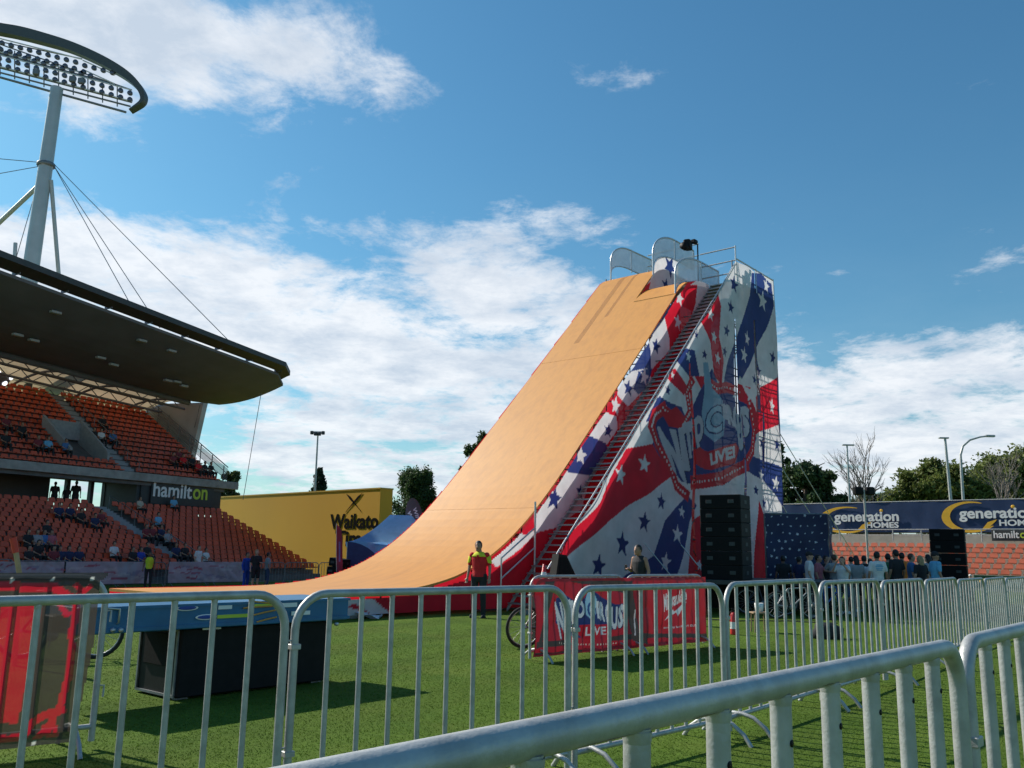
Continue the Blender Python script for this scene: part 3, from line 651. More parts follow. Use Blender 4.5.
# concourse under the upper tier
m = MB()
m.box(((U0 - 10.3) / 2, 12.6, 4.9), (abs(U0 + 10.3), .3, 2.2)); m.box((-2.9, 12.6, 4.9), (7.4, .3, 2.2)); m.box((-3.1, 9.55, 4.9), (6.4, .3, 1.9)); m.box((-6.4, 11, 4.9), (.3, 3, 2.0))
m.build('concourse_wall', DGREY, stand)
MB().box(((U0 + U1) / 2, 11.3, 3.6), (U1 - U0, 4.4, .3)).build('concourse_floor', DCONC, stand)
for u_ in (-7.6, -9.2): MB().box((u_, 12.4, 5.0), (.22, .3, 1.9)).build('concourse_post', DGREY, stand)
MB().box((-13.8, 10.6, 5.62), (1.5, .12, .09)).build('strip_light', mat('lit_tube', (1, .62, .12), .5, emit=1.3), stand)
# sign
q0 = gplane(150, 501, 9.3); q1 = gplane(214, 484, 9.3)
SGW = q1[0] - q0[0]
m = MB(); m.box(((q0[0] + q1[0]) / 2, 9.28, 5.03), (SGW, .08, 1.25), 0, .02); m.build('sign_board', DGREY, stand)
SX = gplane(153, 497, 9.2)[0]; SE = gplane(207.5, 497, 9.2)[0]; Wt = SE - SX
text_obj('lettering', 'hamilt', WHITE, stand, lambda x, y, o: (SX + x, 9.235 - o, 4.86 + y), .95, Wt * .70, .018, .02)
text_obj('lettering', 'on', LIME, stand, lambda x, y, o: (SX + Wt * .72 + x, 9.235 - o, 4.86 + y), .70, Wt * .28, .018, .02)
# end rail of the upper tier
m = MB()
for dz in (.1, .55, 1.0): m.tube([(U1 + .35, 9.2, 6.2 + dz), (U1 + .35, upv(14) + .3, upz(14) + dz)], .035 if dz > .9 else .02, 6)
for i in range(0, 15, 2): m.tube([(U1 + .35, upv(i), upz(i) - .4), (U1 + .35, upv(i), upz(i) + 1.0)], .035, 6)
m.build('end_rail', DSTEEL, stand)
MB().poly([(9.2, 6.3), (18.3, 12.0), (18.3, 12.6), (9.2, 7.1)], lambda p: (U1 + .34, p[0], p[1]), lambda p: (U1 + .345, p[0], p[1])).build('rail_mesh', mat('rail_infill', (.3, .32, .33), .5, .3, alpha=.35), stand)
# pylon wall
m = MB(); m.poly([(12.6, 12.0), (18.9, 12.3), (18.9, 9.0), (15.0, 5.6), (13.9, 5.6)], lambda p: (U1 + .75, p[0], p[1]), lambda p: (U1 + 1.15, p[0], p[1])); m.build('roof_pylon', PYLON, stand)
# roof
def rz_(u, v):
    f_ = (v - 4) / 8; a = 12.95 - .078 * u; b = 11.75 - .052 * u
    return a + (b - a) * f_ - .45 * math.sin(math.pi * max(0, min(1, f_))) * 1.0
def wing(zoff, v0, v1, th, u1=.6, n=10, mm=24, tip=1.9):
    vs = []; us = [U0 - 4 + (u1 - U0 + 4) * k / mm for k in range(mm + 1)]
    for side in (0, 1):
        for u in us:
            for j in range(n + 1):
                v = v0 + (v1 - v0) * j / n; e = 0
                if u > u1 - tip:       # rounded tip
                    g = (u - u1 + tip) / tip; v = v + (v0 + 1.0 - v) * (1 - math.sqrt(max(0, 1 - (g * .55) ** 2))) * 1.0 if v > v0 + 1 else v + .9 * (1 - math.sqrt(max(0, 1 - g ** 2)))
                vs.append((u, v, rz_(u, v) + zoff + (th if side else 0)))
    o = (mm + 1) * (n + 1); fs = []
    for i in range(mm):
        for j in range(n):
            a = i * (n + 1) + j; fs.append((a, a + n + 1, a + n + 2, a + 1)); fs.append((o + a, o + a + 1, o + a + n + 2, o + a + n + 1))
    for i in range(mm): a = i * (n + 1); fs.append((a, o + a, o + a + n + 1, a + n + 1)); a += n; fs.append((a, a + n + 1, o + a + n + 1, o + a))
    for j in range(n): a = mm * (n + 1) + j; fs.append((a, a + 1, o + a + 1, o + a))
    return MB().add(vs, fs, False)
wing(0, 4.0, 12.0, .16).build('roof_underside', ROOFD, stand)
wing(.19, 2.95, 3.88, .30, u1=.1, n=3, tip=1.2).build('roof_lip', mat('lip_metal', (.06, .06, .062), .6), stand)
wing(.17, 4.6, 12.2, .12, u1=.0).build('roof_sheeting', ROOFT, stand)
for k in range(12): u = -1.0 - k * 2.55; MB().box((u, 3.9, rz_(u, 4.0) + .25), (.05, .6, .14)).build('roof_spacer', ROOFD, stand)
m = MB(); m.tube([(U0 - 4, 12.05, rz_(U0 - 4, 12) - .18), (-1.0, 12.05, rz_(-1, 12) - .12)], .2, 8); m.build('roof_edge_tube', ROOFD, stand)
for (px_, py_) in ((56, 310), (18, 333), (34, 338), (142, 339), (172, 349), (101, 356), (114, 363), (168, 379), (177, 380), (184, 384)):
    q = ray(px_, py_); lo = None
    for v in np.arange(4.5, 12, .1):
        u, z = gplane(px_, py_, v)
        if z - .0 > rz_(u, v) + .0: lo = (u, v); break
    if lo: MB().box((lo[0], lo[1], rz_(*lo) - .10), (.55, .28, .14), 0, .03).build('downlight', mat('fitting_grey', (.36, .37, .38), .5), stand)
# fabric canopy behind, with trusses
m = MB(); vs = []; nu, nv = 30, 8
for i in range(nu + 1):
    for j in range(nv + 1):
        u = U0 - 3 + (U1 + .6 - U0 + 3) * i / nu; v = 12.1 + 8.2 * j / nv; vs.append((u, v, rz_(u, 12) + .15 - .10 * (v - 12.1) + .75 * math.sin(math.pi * j / nv) + .18 * abs(math.sin(u * .6))))
m.add(vs, [(i * (nv + 1) + j, (i + 1) * (nv + 1) + j, (i + 1) * (nv + 1) + j + 1, i * (nv + 1) + j + 1) for i in range(nu) for j in range(nv)], True); m.build('canopy', CREAM, stand)
for dv, dz in ((14.2, -.15), (16.6, -.25), (18.9, -.35)):
    m = MB(); m.tube([(U0 - 3, dv, rz_(U0 - 3, 12) + dz), (U1 + .5, dv, rz_(U1, 12) + dz)], .09, 6); m.tube([(U0 - 3, dv, rz_(U0 - 3, 12) + dz + .7), (U1 + .5, dv, rz_(U1, 12) + dz + .55)], .05, 6)
    for k in range(20): u = U1 - k * 1.6; a = rz_(u, 12) + dz; m.tube([(u, dv, a), (u - .8, dv, a + .66), (u - 1.6, dv, rz_(u - 1.6, 12) + dz)], .035, 5)
    m.build('roof_truss', ROOFD, stand)
for u in (-1.2, -5.4, -9.6, -13.8, -18, -22.2, -26.4):
    m = MB(); pts = [(u, 12.2 + 8 * k / 8, rz_(u, 12) - .1 - .10 * (8 * k / 8) + .75 * math.sin(math.pi * k / 8)) for k in range(9)]; m.tube(pts, .08, 6); m.build('roof_rib', ROOFD, stand)
for u in (-3.9, -8.4, -12.9, -17.4, -22): MB().box((u, 18.9, (10.3 + rz_(u, 12) - .3) / 2 + .2), (.42, .3, rz_(u, 12) - 10.2)).build('roof_column', ROOFD, stand)
# hanging ball lamp
m = MB(); m.ell((-11.2, 17.6, 12.0), (.75, .6, .45)); m.build('hanging_lamp', ROOFD, stand)
for k in range(4): m = MB(); m.ell((-11.2 + .62 * math.cos(1.57 * k + .4), 17.2, 12.0 + .32 * math.sin(1.57 * k + .4)), (.16, .16, .16), 8, 6); m.build('lamp', mat('lit_lamp', (.9, .95, 1), .4, emit=1.2), stand)
# cables from the roof tip
for (a, b) in (((262, 388), (243, 500)), ((200, 405), (190, 446)), ((100, 330), (98, 345))):
    A = gplane(*a, 6.5 if a[0] > 250 else 12.5); B = gplane(*b, 7.5 if a[0] > 250 else 14)
    MB().tube([(A[0], 6.5 if a[0] > 250 else 12.5, A[1]), (B[0], 7.5 if a[0] > 250 else 14, B[1])], .022, 5).build('tie_cable', DSTEEL, stand)

# ================================================================== floodlight mast
MY = 61.0
pb = at(30, 275, MY); ptp = at(57, 92, MY)
dirm = np.array(ptp) - np.array(pb); base = np.array(pb) - dirm * ((pb[2] + .3) / dirm[2])
mast = empty('floodlight_mast', (base[0], base[1], -.3), 0, 'tall leaning grey floodlight mast carrying an oval lamp head above the stand roof', 'floodlight')
def ML(px, py, dy=0.0): p = at(px, py, MY + dy); return (p[0] - base[0], p[1] - base[1], p[2] + .3)
MB().tube([(0, 0, 0), ML(30, 275), ML(57, 88)], 0, 18, True, [.62, .56, .44]).build('pole', MASTP, mast)
m = MB(); m.tube([ML(49, 176), ML(-30, 250, 3)], .17, 8); m.build('strut', MASTP, mast)
m = MB(); m.tube([ML(51, 180), ML(60, 290, 2)], .15, 8); m.build('strut', MASTP, mast)
m = MB(); m.lathe(ML(46, 165), [(.60, -.14), (.64, -.1), (.64, .1), (.60, .14)], 16); m.build('collar', DSTEEL, mast)
for (a, b, dy) in (((54, 166), (138, 318), -8), ((54, 166), (160, 328), -6), ((55, 165), (240, 352), -6), ((47, 163), (-20, 157), 0), ((47, 165), (-20, 177), 0), ((36, 190), (15, 262), 0)):
    MB().tube([ML(*a), ML(*b, dy)], .028, 5).build('stay_cable', DSTEEL, mast)
MB().tube([ML(13, 290), ML(15.5, 243)], .14, 8).build('antenna', MASTP, mast)
# oval ring (an extruded band), traced then given depth
def Zr(x, y): return (x / 6.8267, 20 + y / 6.83)
outer = [(-700, 60), (-480, -5), (-240, -25), (0, 18), (140, 42), (300, 85), (500, 150), (700, 240), (850, 330), (935, 408), (978, 475), (985, 520), (965, 560), (912, 594)]
inner = [(-640, 130), (-460, 70), (-240, 60), (0, 100), (140, 130), (300, 170), (450, 212), (600, 275), (750, 350), (850, 408), (915, 465), (945, 515), (945, 545), (905, 582)]
def smooth_line(P, n=5):
    P = [np.array(p, float) for p in P]; out = []
    for i in range(len(P) - 1):
        p0, p1, p2, p3 = P[max(i - 1, 0)], P[i], P[i + 1], P[min(i + 2, len(P) - 1)]
        for k in range(n): u = k / n; out.append(.5 * ((2 * p1) + (-p0 + p2) * u + (2 * p0 - 5 * p1 + 4 * p2 - p3) * u * u + (-p0 + 3 * p1 - 3 * p2 + p3) * u ** 3))
    return out + [P[-1]]
outer += [(880, 612)]; inner += [(878, 604)]
outer, inner = smooth_line(outer), smooth_line(inner)
m = MB(); vs = []
for (o_, i_) in zip(outer, inner):
    i_ = (i_[0] * .78 + o_[0] * .22, i_[1] * .78 + o_[1] * .22)
    a, b = ML(*Zr(*o_)), ML(*Zr(*i_)); vs += [a, b, (b[0], b[1] + .7, b[2]), (a[0], a[1] + .7, a[2])]
n_ = len(outer); fs = []
for i in range(n_ - 1):
    a = i * 4; b = a + 4
    for k in range(4): fs.append((a + k, b + k, b + (k + 1) % 4, a + (k + 1) % 4))
m.add(vs, fs + [(3, 2, 1, 0), tuple(n_ * 4 - 4 + k for k in range(4))]); m.build('lamp_ring', mat('ring_metal', (.09, .095, .09), .5, .3), mast)
for (a0, a1, h, bars) in (((-420, 30), (560, 285), 85, 1), ((560, 285), (780, 345), 80, 1), ((-420, 130), (900, 465), 85, 1)): pass
def beam(p0, p1, r=.06): return MB().tube([ML(*Zr(*p0), .3), ML(*Zr(*p1), .3)], r, 6)
for (p0, p1, r) in (((-420, 120), (780, 440), .10), ((-420, 215), (900, 560), .09), ((-420, 250), (890, 590), .07), ((-420, 275), (860, 630), .09), ((-420, 20), (900, 478), .05), ((-420, 60), (560, 265), .045)):
    beam(p0, p1, r).build('head_beam', DSTEEL, mast)
for k in range(13): x = -400 + k * 100; y = 20 + (x + 420) * .3467; beam((x, y + 10), (x, y + 245 - (x + 420) * .08), .045).build('head_strut', DSTEEL, mast)
for (x0, y0, x1, y1, hh) in ((-420, 20, 560, 268, 92), (565, 275, 785, 375, 62), (-420, 128, 900, 478, 78)):
    for e in (0, 1): MB().tube([ML(*Zr(x0, y0 + hh * e), .2), ML(*Zr(x1, y1 + hh * e), .2)], .05, 6).build('lamp_rail', LAMPB, mast)
def flood(x, y):
    p = ML(*Zr(x, y)); m = MB(); m.lathe((p[0], p[1] + .1, p[2]), [(.001, 0), (.19, .0), (.20, .12), (.13, .30), (.001, .33)], 10, 'y'); m.build('lamp', GLASS, mast)
for r0 in (0, 1):
    for k in range(15):
        x = 760 - k * 63 - r0 * 8; y = 335 + r0 * 45 + (x - 600) * .26
        if not (r0 == 1 and x > 620): flood(x, y - 25 + (0 if x > 560 else -8))
for r0 in (0, 1, -1):
    for k in range(19 if r0 >= 0 else 14):
        x = (880 if r0 >= 0 else 610) - k * 64; y = 490 + r0 * 45 + (x - 880) * .268; flood(x, y)
for (px_) in (232, 480, 540): m = MB(); p = ML(*Zr(px_ + 15, 355 + (px_ - 232) * .2)); m.box(p, (.45, .3, .45), 0, .05); m.build('control_box', DSTEEL, mast)

# ================================================================== yellow screen wall
ya, yb = np.array([-22.6, 68.4]), np.array([-8.15, 55.0]); yv = yb - ya; yl = float(np.hypot(*yv)); yang = math.atan2(yv[1], yv[0])
yel = empty('yellow_wall', (ya[0], ya[1], -.3), yang, 'tall mustard yellow wall with black newspaper lettering beyond the stand', 'wall')
MB().box((yl / 2, .5, 2.8), (yl, 1.0, 5.6)).build('panel', YELLOW, yel)
MB().box((yl / 2, .5, 5.64), (yl + .06, 1.08, .09)).build('capping', mat('yellow_trim', (.55, .33, .03), .5), yel)
def yplane(px, py):
    nrm = np.array([-math.sin(yang), math.cos(yang)]); q = ray(px, py); k = (ya @ nrm) / (q[:2] @ nrm); Pp = q * k
    return (float((Pp[:2] - ya) @ (yv / yl)), float(Pp[2] + EYE + .3))
LET = mat('black_lettering', (.006, .006, .006), .9, spec=.05)
for (s_, a, b) in (('Waikato', (330, 526), (379, 509)), ('Times', (335, 546), (377, 529.5))):
    A, B = yplane(*a), yplane(*b); W_ = B[0] - A[0]; H_ = abs(B[1] - A[1])
    text_obj('lettering', s_, LET, yel, lambda x, y, o: (A[0] + x, -.005 - o, A[1] - (.2 if s_ == 'Waikato' else 0) + y), H_ * .95, W_, .028, .02)
A = yplane(354, 503)
for sgn in (-1, 1):
    m = MB(); m.poly([(-.85 * sgn, -.62), (-.75 * sgn, -.50), (.45 * sgn, .25), (.85 * sgn, .62), (.40 * sgn, .42), (-.1 * sgn, .02)], lambda p: (A[0] + p[0], -.03, A[1] + p[1]), lambda p: (A[0] + p[0], -.008 - .004 * (sgn > 0), A[1] + p[1])); m.build('crossed_pen', LET, yel)

# ================================================================== right stand
ra, rb = np.array([14.0, 64.2]), np.array([36.0, 44.8]); rvv = rb - ra; rl = float(np.hypot(*rvv)); rang = math.atan2(rvv[1], rvv[0])
rst = empty('terrace_stand', (ra[0], ra[1], 0), rang, 'low open terrace of sunlit orange seats behind the crowd', 'grandstand')
def rplane(px, py, off=0.0):
    nrm = np.array([-math.sin(rang), math.cos(rang)]); q = ray(px, py); k = (ra @ nrm + off) / (q[:2] @ nrm); Pp = q * k
    return (float((Pp[:2] - ra) @ (rvv / rl)), float(Pp[2] + EYE))
# board on posts
brd = empty('advertising_board', (ra[0], ra[1], 0), rang, 'long navy board with gold rings and white generation HOMES lettering', 'billboard')
c = Cloth(0, rl, 3.18, 5.02, .25, (.016, .042, .12)); 
c.build('vinyl_sheet', VINYL, brd, lambda a, b, wv: (a, -.05 + wv, b), .03, 1.0, 2)
MB().box((rl / 2, .04, 4.1), (rl, .06, 1.95)).build('backing', DGREY, brd)
MB().tube([(0, -.03, 5.06), (rl, -.03, 5.06)], .035, 6).build('top_rail', GALV, brd)
for k in range(12): MB().tube([(k * rl / 11, .12, 2.2), (k * rl / 11, .12, 5.0)], .05, 6).build('board_post', GALV, brd)
for (gx0, ty) in ((840, 0), (963, 1)):
    # ring: open G in gold
    cA = rplane(846 if ty == 0 else 970, 520 if ty == 0 else 517); RX, RZ = (1.75, .86) if ty == 0 else (1.55, .92)
    m = MB(); vs = []; n_ = 28
    for k in range(n_ + 1):
        a = R(55) + (R(300)) * k / n_ ; wdt = .26 * math.sin(math.pi * min(1, (k + 1) / (n_ * .75))) ** .6 if k < n_ * .72 else .26
        a = R(62) + R(262) * k / n_; wdt = .05 + .26 * math.sin(math.pi * k / n_) ** .8
        for rr in (1.0, 1 - wdt): vs.append((cA[0] + RX * rr * math.cos(a), -.115, cA[1] + RZ * (rr if rr == 1.0 else 1 - wdt * .75) * math.sin(a)))
    nb = len(vs); vs += [(p[0], -.105, p[2]) for p in vs]
    m.add(vs, [(2 * k, 2 * k + 1, 2 * k + 3, 2 * k + 2) for k in range(n_)] + [(nb + 2 * k, nb + 2 * k + 2, nb + 2 * k + 3, nb + 2 * k + 1) for k in range(n_)]); m.build('gold_ring', GOLD, brd)
    e0 = (cA[0] + RX * .95, cA[1] - RZ * .32)
    m = MB(); m.poly([(cA[0] - .5, cA[1] - .12), (e0[0], e0[1] + .15), (e0[0] - .1, e0[1] + .02), (cA[0] + RX * .55, cA[1] - RZ * .83), (cA[0] + RX * .35, cA[1] - RZ * .9), (cA[0] + RX * .62, cA[1] - RZ * .34), (cA[0] - .3, cA[1] - .22)][1:6], lambda p: (p[0], -.116, p[1]), lambda p: (p[0], -.106, p[1])); m.build('gold_ring', GOLD, brd)
    a, b = ((835, 523), (899, 510)) if ty == 0 else ((960, 520), (1036, 504))
    A, B = rplane(*a), rplane(*b); W_ = B[0] - A[0]
    text_obj('lettering', 'generation', WHITE, brd, lambda x, y, o: (A[0] + x, -.12 - o, A[1] - .12 + y), .80, W_, .028, .02, 1.0)
    a = (867, 528) if ty == 0 else (1000, 526); A2 = rplane(*a)
    text_obj('lettering', 'HOMES', WHITE, brd, lambda x, y, o: (A2[0] + x, -.12 - o, A2[1] + y), .36, W_ * .49, .03, .02)
    dd = rplane(882, 511) if ty == 0 else rplane(1013.5, 507); MB().ell((dd[0], -.13, dd[1] + .02), (.11, .015, .10), 10, 6).build('gold_dot', GOLD, brd)
# terraces and seats
ROWS = [(-1.6, 1.98), (-2.5, 1.70), (-3.4, 1.42), (-4.3, 1.14), (-5.2, .86), (-6.1, .58)]
m = MB(); m.box((rl / 2, -.25, 1.52), (rl, .5, 3.04)); m.box((rl / 2, -.85, 1.1), (rl, .7, 2.2))
for (v, z) in ROWS: m.box((rl / 2, v, z / 2 - .1), (rl, .898, z))
m.build('terrace', mat('pale_concrete', (.42, .38, .32), .9, 0, .15, 2), rst)
bm = MB(); cnt = 0
for ri, (v, z) in enumerate(ROWS):
    u = 3.0
    while u < rl:
        if not (ri and abs(u - 16.8) < .6):
            if cnt < 100 and u > 13.5 and ri > 0: seat_at(rst, u, v, z - .1, 0, smesh2); cnt += 1
            else: seat_geo(bm, u, v, z - .1)
        u += .54
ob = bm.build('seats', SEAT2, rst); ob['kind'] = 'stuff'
m = MB(); 
for k in range(18): u = .6 + k * 1.65; m.tube([(u, -1.15, 2.6), (u, -1.15, 3.3)], .035, 6)
m.tube([(0, -1.15, 3.3), (rl, -1.15, 3.3)], .035, 6); m.tube([(0, -1.15, 2.95), (rl, -1.15, 2.95)], .018, 6); m.build('terrace_rail', GALV, rst)
A = rplane(992, 541, -1.25); B = rplane(1034, 530, -1.25)
hb = empty('hamilton_sign', (ra[0], ra[1], 0), rang, 'small black sign with white and lime hamilton lettering at the right edge', 'sign')
MB().box(((A[0] + B[0]) / 2, -1.27, (A[1] + B[1]) / 2), (B[0] - A[0], .06, B[1] - A[1]), 0, .02).build('sign_board', DGREY, hb)
text_obj('lettering', 'hamilt', WHITE, hb, lambda x, y, o: (A[0] + .12 + x, -1.302 - o, A[1] + .16 + y), .42, (B[0] - A[0]) * .60, .02, .02)
text_obj('lettering', 'on', LIME, hb, lambda x, y, o: (A[0] + .12 + (B[0] - A[0]) * .62 + x, -1.302 - o, A[1] + .16 + y), .31, (B[0] - A[0]) * .26, .02, .02)
# green pitch side board
ga = at(974, 580, 36); gb_ = at(1045, 580, 34.5)
gbd = empty('green_sign', (ga[0], ga[1], 0), math.atan2(gb_[1] - ga[1], gb_[0] - ga[0]), 'low dark green sign with white letters WR beside the terrace', 'sign')
MB().box((1.5, 0, .72), (3.0, .06, .5), 0, .02).build('panel', mat('green_panel', (.01, .07, .04), .5), gbd)
for x in (.3, 2.7): MB().box((x, .1, .3), (.08, .08, .6)).build('leg', DSTEEL, gbd)
text_obj('lettering', 'WR', WHITE, gbd, lambda x, y, o: (1.05 + x, -.035 - o, .53 + y), .38, 1.15, .06, .02)
m = MB(); m.ell((.55, -.035, .72), (.36, .012, .13), 16, 8); m.build('emblem', GOLD, gbd)

# ================================================================== vegetation
def leaf_mat(n, c, c2): return mat(n, c, .6, 0, .35, 1.2, trans=.30, spec=.3, var2=c2, scale2=.5)
L1 = leaf_mat('leaves_dark', (.065, .105, .036), (.04, .07, .025)); L2 = leaf_mat('leaves_olive', (.15, .18, .045), (.10, .125, .03)); L3 = leaf_mat('leaves_grey', (.09, .12, .045), (.06, .08, .03)); L4 = leaf_mat('leaves_conifer', (.03, .05, .028), (.02, .035, .018))
BARK = mat('bark', (.12, .09, .07), .9, 0, .25, 8); BARE = mat('bare_bark', (.20, .17, .15), .9, 0, .2, 8)
def leaves(centres, radii, per, size):
    out = []
    for c_, r_ in zip(centres, radii):
        k = int(per); p = rng.normal(0, 1, (k, 3)); p /= np.linalg.norm(p, axis=1)[:, None]; p *= (rng.random(k) ** .45 * rng.choice([1, 1, 1, 1.35, 1.7], k))[:, None]; p = p * np.array(r_) + np.array(c_)
        a = rng.normal(0, 1, (k, 3)); a /= np.linalg.norm(a, axis=1)[:, None]; b = np.cross(a, rng.normal(0, 1, (k, 3))); b /= np.linalg.norm(b, axis=1)[:, None]
        s_ = size * rng.uniform(.6, 1.5, (k, 1)); out.append(np.stack([p - a * s_, p - b * s_ * .5, p + a * s_, p + b * s_ * .5], 1))
    return np.concatenate(out)
def tree(name, label, px0, px1, py_top, Y, lm, kind='round', dens=1.0, size=.16, group=None, zb=0.0, nclump=46):
    a, b = at(px0, 500, Y), at(px1, 500, Y); x = (a[0] + b[0]) / 2; W = (b[0] - a[0]) / 2; H = at((px0 + px1) / 2, py_top, Y)[2]
    t = empty(name, (x, Y, zb), 0, label, 'tree', group); H -= zb
    m = MB(); m.tube([(0, 0, -.2), (.1, 0, H * .3), (-.1, .1, H * .6), (.05, 0, H * .85)], 0, 8, True, [W * .10 + .1, W * .08 + .08, W * .05 + .05, .04]); tips = []
    for k in range(9):
        an = k * 2.4; zz = H * (.28 + .06 * k) * (.5 if kind == 'cone' else 1); wk = .25 if kind == 'cone' else .62; e = (math.cos(an) * W * wk, math.sin(an) * W * wk, zz + H * .16); m.tube([(0, 0, zz), (e[0] * .5, e[1] * .5, zz + H * .12), e], 0, 6, True, [W * .04 + .04, .06, .03]); tips.append(e)
    m.build('trunk', BARK, t)
    cs, rs = [], []
    if kind == 'round':
        for k in range(nclump):
            u = rng.normal(0, 1, 3); u /= np.linalg.norm(u); rr = rng.uniform(.45, .92); c_ = (u[0] * W * rr, u[1] * W * .8 * rr, H * .60 + u[2] * H * .34 * rr); s_ = W * rng.uniform(.10, .24); cs.append(c_); rs.append((s_, s_, s_ * .7))
    elif kind == 'cone':
        for k in range(nclump):
            f_ = rng.random() ** .8; an = rng.uniform(0, 6.28); rr = W * (1 - f_) * rng.uniform(.5, 1.0) + .1; cs.append((rr * math.cos(an), rr * math.sin(an), H * (.12 + .84 * f_))); rs.append((W * .34 * (1.15 - f_), W * .34 * (1.15 - f_), H * .045))
    elif kind == 'sparse':
        for k in range(nclump):
            an = rng.uniform(0, 6.28); f_ = rng.random(); rr = W * rng.uniform(.1, 1.0) * (1 - .35 * f_); c_ = (rr * math.cos(an), rr * math.sin(an) * .7, H * (.35 + .6 * f_)); cs.append(c_); s_ = W * rng.uniform(.07, .18); rs.append((s_, s_, s_ * 1.5))
            m2 = None
    quads('crown', leaves(cs, rs, 330 * dens, size * .62), lm, t)
    if kind == 'sparse':
        m = MB()
        for c_ in cs[::2]: m.tube([(0, 0, c_[2] * .55), (c_[0] * .5, c_[1] * .5, c_[2] * .8), c_], 0, 5, True, [.06, .04, .015])
        m.build('branches', BARK, t)
    return t
def bare_tree(label, px, py_top, Y, W, group=None, seed=1, py_spread=.5):
    r_ = random.Random(seed); p = at(px, 500, Y); H = at(px, py_top, Y)[2]; t = empty('bare_tree', (p[0], Y, 0), 0, label, 'tree', group); m = MB(); tr = MB()
    tr.tube([(0, 0, -.2), (.08, 0, H * .25), (0, 0, H * .5)], 0, 7, True, [.24, .2, .14]); tr.build('trunk', BARE, t)
    def br(a, d, l, rad, n_):
        q = a + d * l; mid = a + d * l * .5 + Vector((r_.uniform(-1, 1), r_.uniform(-1, 1), r_.uniform(-.3, .6))) * l * .07
        m.tube([a, mid, q], 0, 5, False, [rad, rad * .8, rad * .55])
        if n_ > 0:
            for k in range(3 if n_ > 1 else 4):
                e = (d + Vector((r_.uniform(-.75, .75), r_.uniform(-.6, .6), r_.uniform(-.15, .5)))).normalized(); br(a + d * l * r_.uniform(.45, 1), e, l * r_.uniform(.5, .75), rad * .55, n_ - 1)
    for k in range(9):
        an = k * 2.4 + r_.uniform(-.4, .4); e = Vector((math.cos(an) * W, math.sin(an) * W * .6, H * .42)).normalized(); br(Vector((0, 0, H * (.24 + .032 * k))), e, H * r_.uniform(.25, .36), .08, 3)
    m.build('branches', BARE, t); return t
tree('eucalyptus_tree', 'thin pale gum tree just past the end of the upper tier', 212, 246, 470, 82, L3, 'sparse', 1.0, .28, nclump=60)
tree('conifer_tree', 'small dark conifer behind the yellow wall near the light pole', 294, 342, 469, 105, L4, 'cone', 1.3, .30, nclump=60)
tree('leafy_tree', 'loose dark tree between the yellow wall and the ramp', 385, 446, 468, 80, L1, 'sparse', .8, .17, nclump=130)
tree('leafy_tree', 'bit of dark tree showing just left of the ramp deck edge', 455, 520, 432, 72, L1, 'sparse', 1.3, .22, nclump=80)
tree('dark_tree', 'very dark dense tree close behind the tower right edge', 768, 846, 452, 74, L1, 'round', 1.5, .26, nclump=80)
tree('dark_tree', 'narrow dark tree top showing above and beside the tower', 752, 795, 436, 80, L1, 'sparse', 1.4, .26, nclump=80)
tree('bushy_tree', 'low green tree behind the bare branches over the navy board', 838, 900, 478, 84, L3, 'round', 1.2, .28)
tree('bushy_tree', 'broad olive green tree over the middle of the navy board', 886, 992, 452, 78, L2, 'round', 1.6, .28, nclump=90)
tree('bushy_tree', 'big olive tree crown at the right edge of the photo', 945, 1070, 444, 82, L2, 'round', 1.6, .28, nclump=90)
bare_tree('leafless pale tree standing between the dark tree and the light pole', 864, 450, 74, .55, seed=4)
bare_tree('leafless brownish tree at the far right in front of the olive crown', 1004, 462, 68, .9, seed=9)
tag(quads('hedge', leaves([(x_, 92 + rng.uniform(-4, 4), 1.8) for x_ in np.arange(-75, 75, 2.2)], [(2.4, 1.5, rng.uniform(1.6, 2.6)) for _ in np.arange(-75, 75, 2.2)], 260, .3), L1), 'dark unbroken band of hedge and shrubs far beyond the ground', kind='stuff')

# light poles
def pole(px, py0, py1, Y, label, name='light_pole', cat='light pole', r=.09, lean=0):
    p = at(px, 500, Y); top = at(px + lean, py0, Y); t = empty(name, (p[0], Y, 0), 0, label, cat); H = top[2]; dx = top[0] - p[0]
    MB().tube([(0, 0, 0), (dx * .5, 0, H * .5), (dx, 0, H)], 0, 8, True, [r * 1.3, r, r * .7]).build('pole', GALV, t); return t, H, dx
t, H, dx = pole(315, 432, 495, 70, 'slim pole with a small cluster of floodlights above the yellow wall', lean=3)
MB().box((dx, 0, H), (.9, .1, .1)).build('crossbar', GALV, t)
for k in (-.45, -.15, .15, .45): m = MB(); m.box((dx + k, -.15, H - .22 + abs(k) * .3), (.26, .25, .28), 0, .05); m.build('lamp', DGREY, t)
t, H, dx = pole(849, 445, 500, 66, 'thin pale pole beside the leafless tree', lean=-2); MB().box((dx + .1, 0, H), (.9, .25, .1), 0, .03).build('lamp', GALV, t)
t, H, dx = pole(952, 438, 500, 62, 'plain pale pole just left of the curved street lamp', lean=-7, r=.12); MB().box((dx - .1, 0, H), (.7, .25, .1), 0, .03).build('lamp', GALV, t)
p = at(962, 500, 62); t = empty('street_lamp', (p[0], 62, 0), 0, 'street lamp with a long curved arm over the trees', 'street lamp')
def SLp(px, py): q = at(px, py, 62); return (q[0] - p[0], 0, q[2])
MB().tube([(0, 0, 0), SLp(962, 480), SLp(960.5, 455), SLp(963, 446), SLp(970, 440), SLp(980, 437), SLp(988, 436)], 0, 8, True, [.12, .10, .09, .08, .07, .06, .06]).build('pole', GALV, t)
q = SLp(990, 436); MB().box((q[0], 0, q[2]), (.7, .25, .16), 0, .06).build('lamp_head', GALV, t)
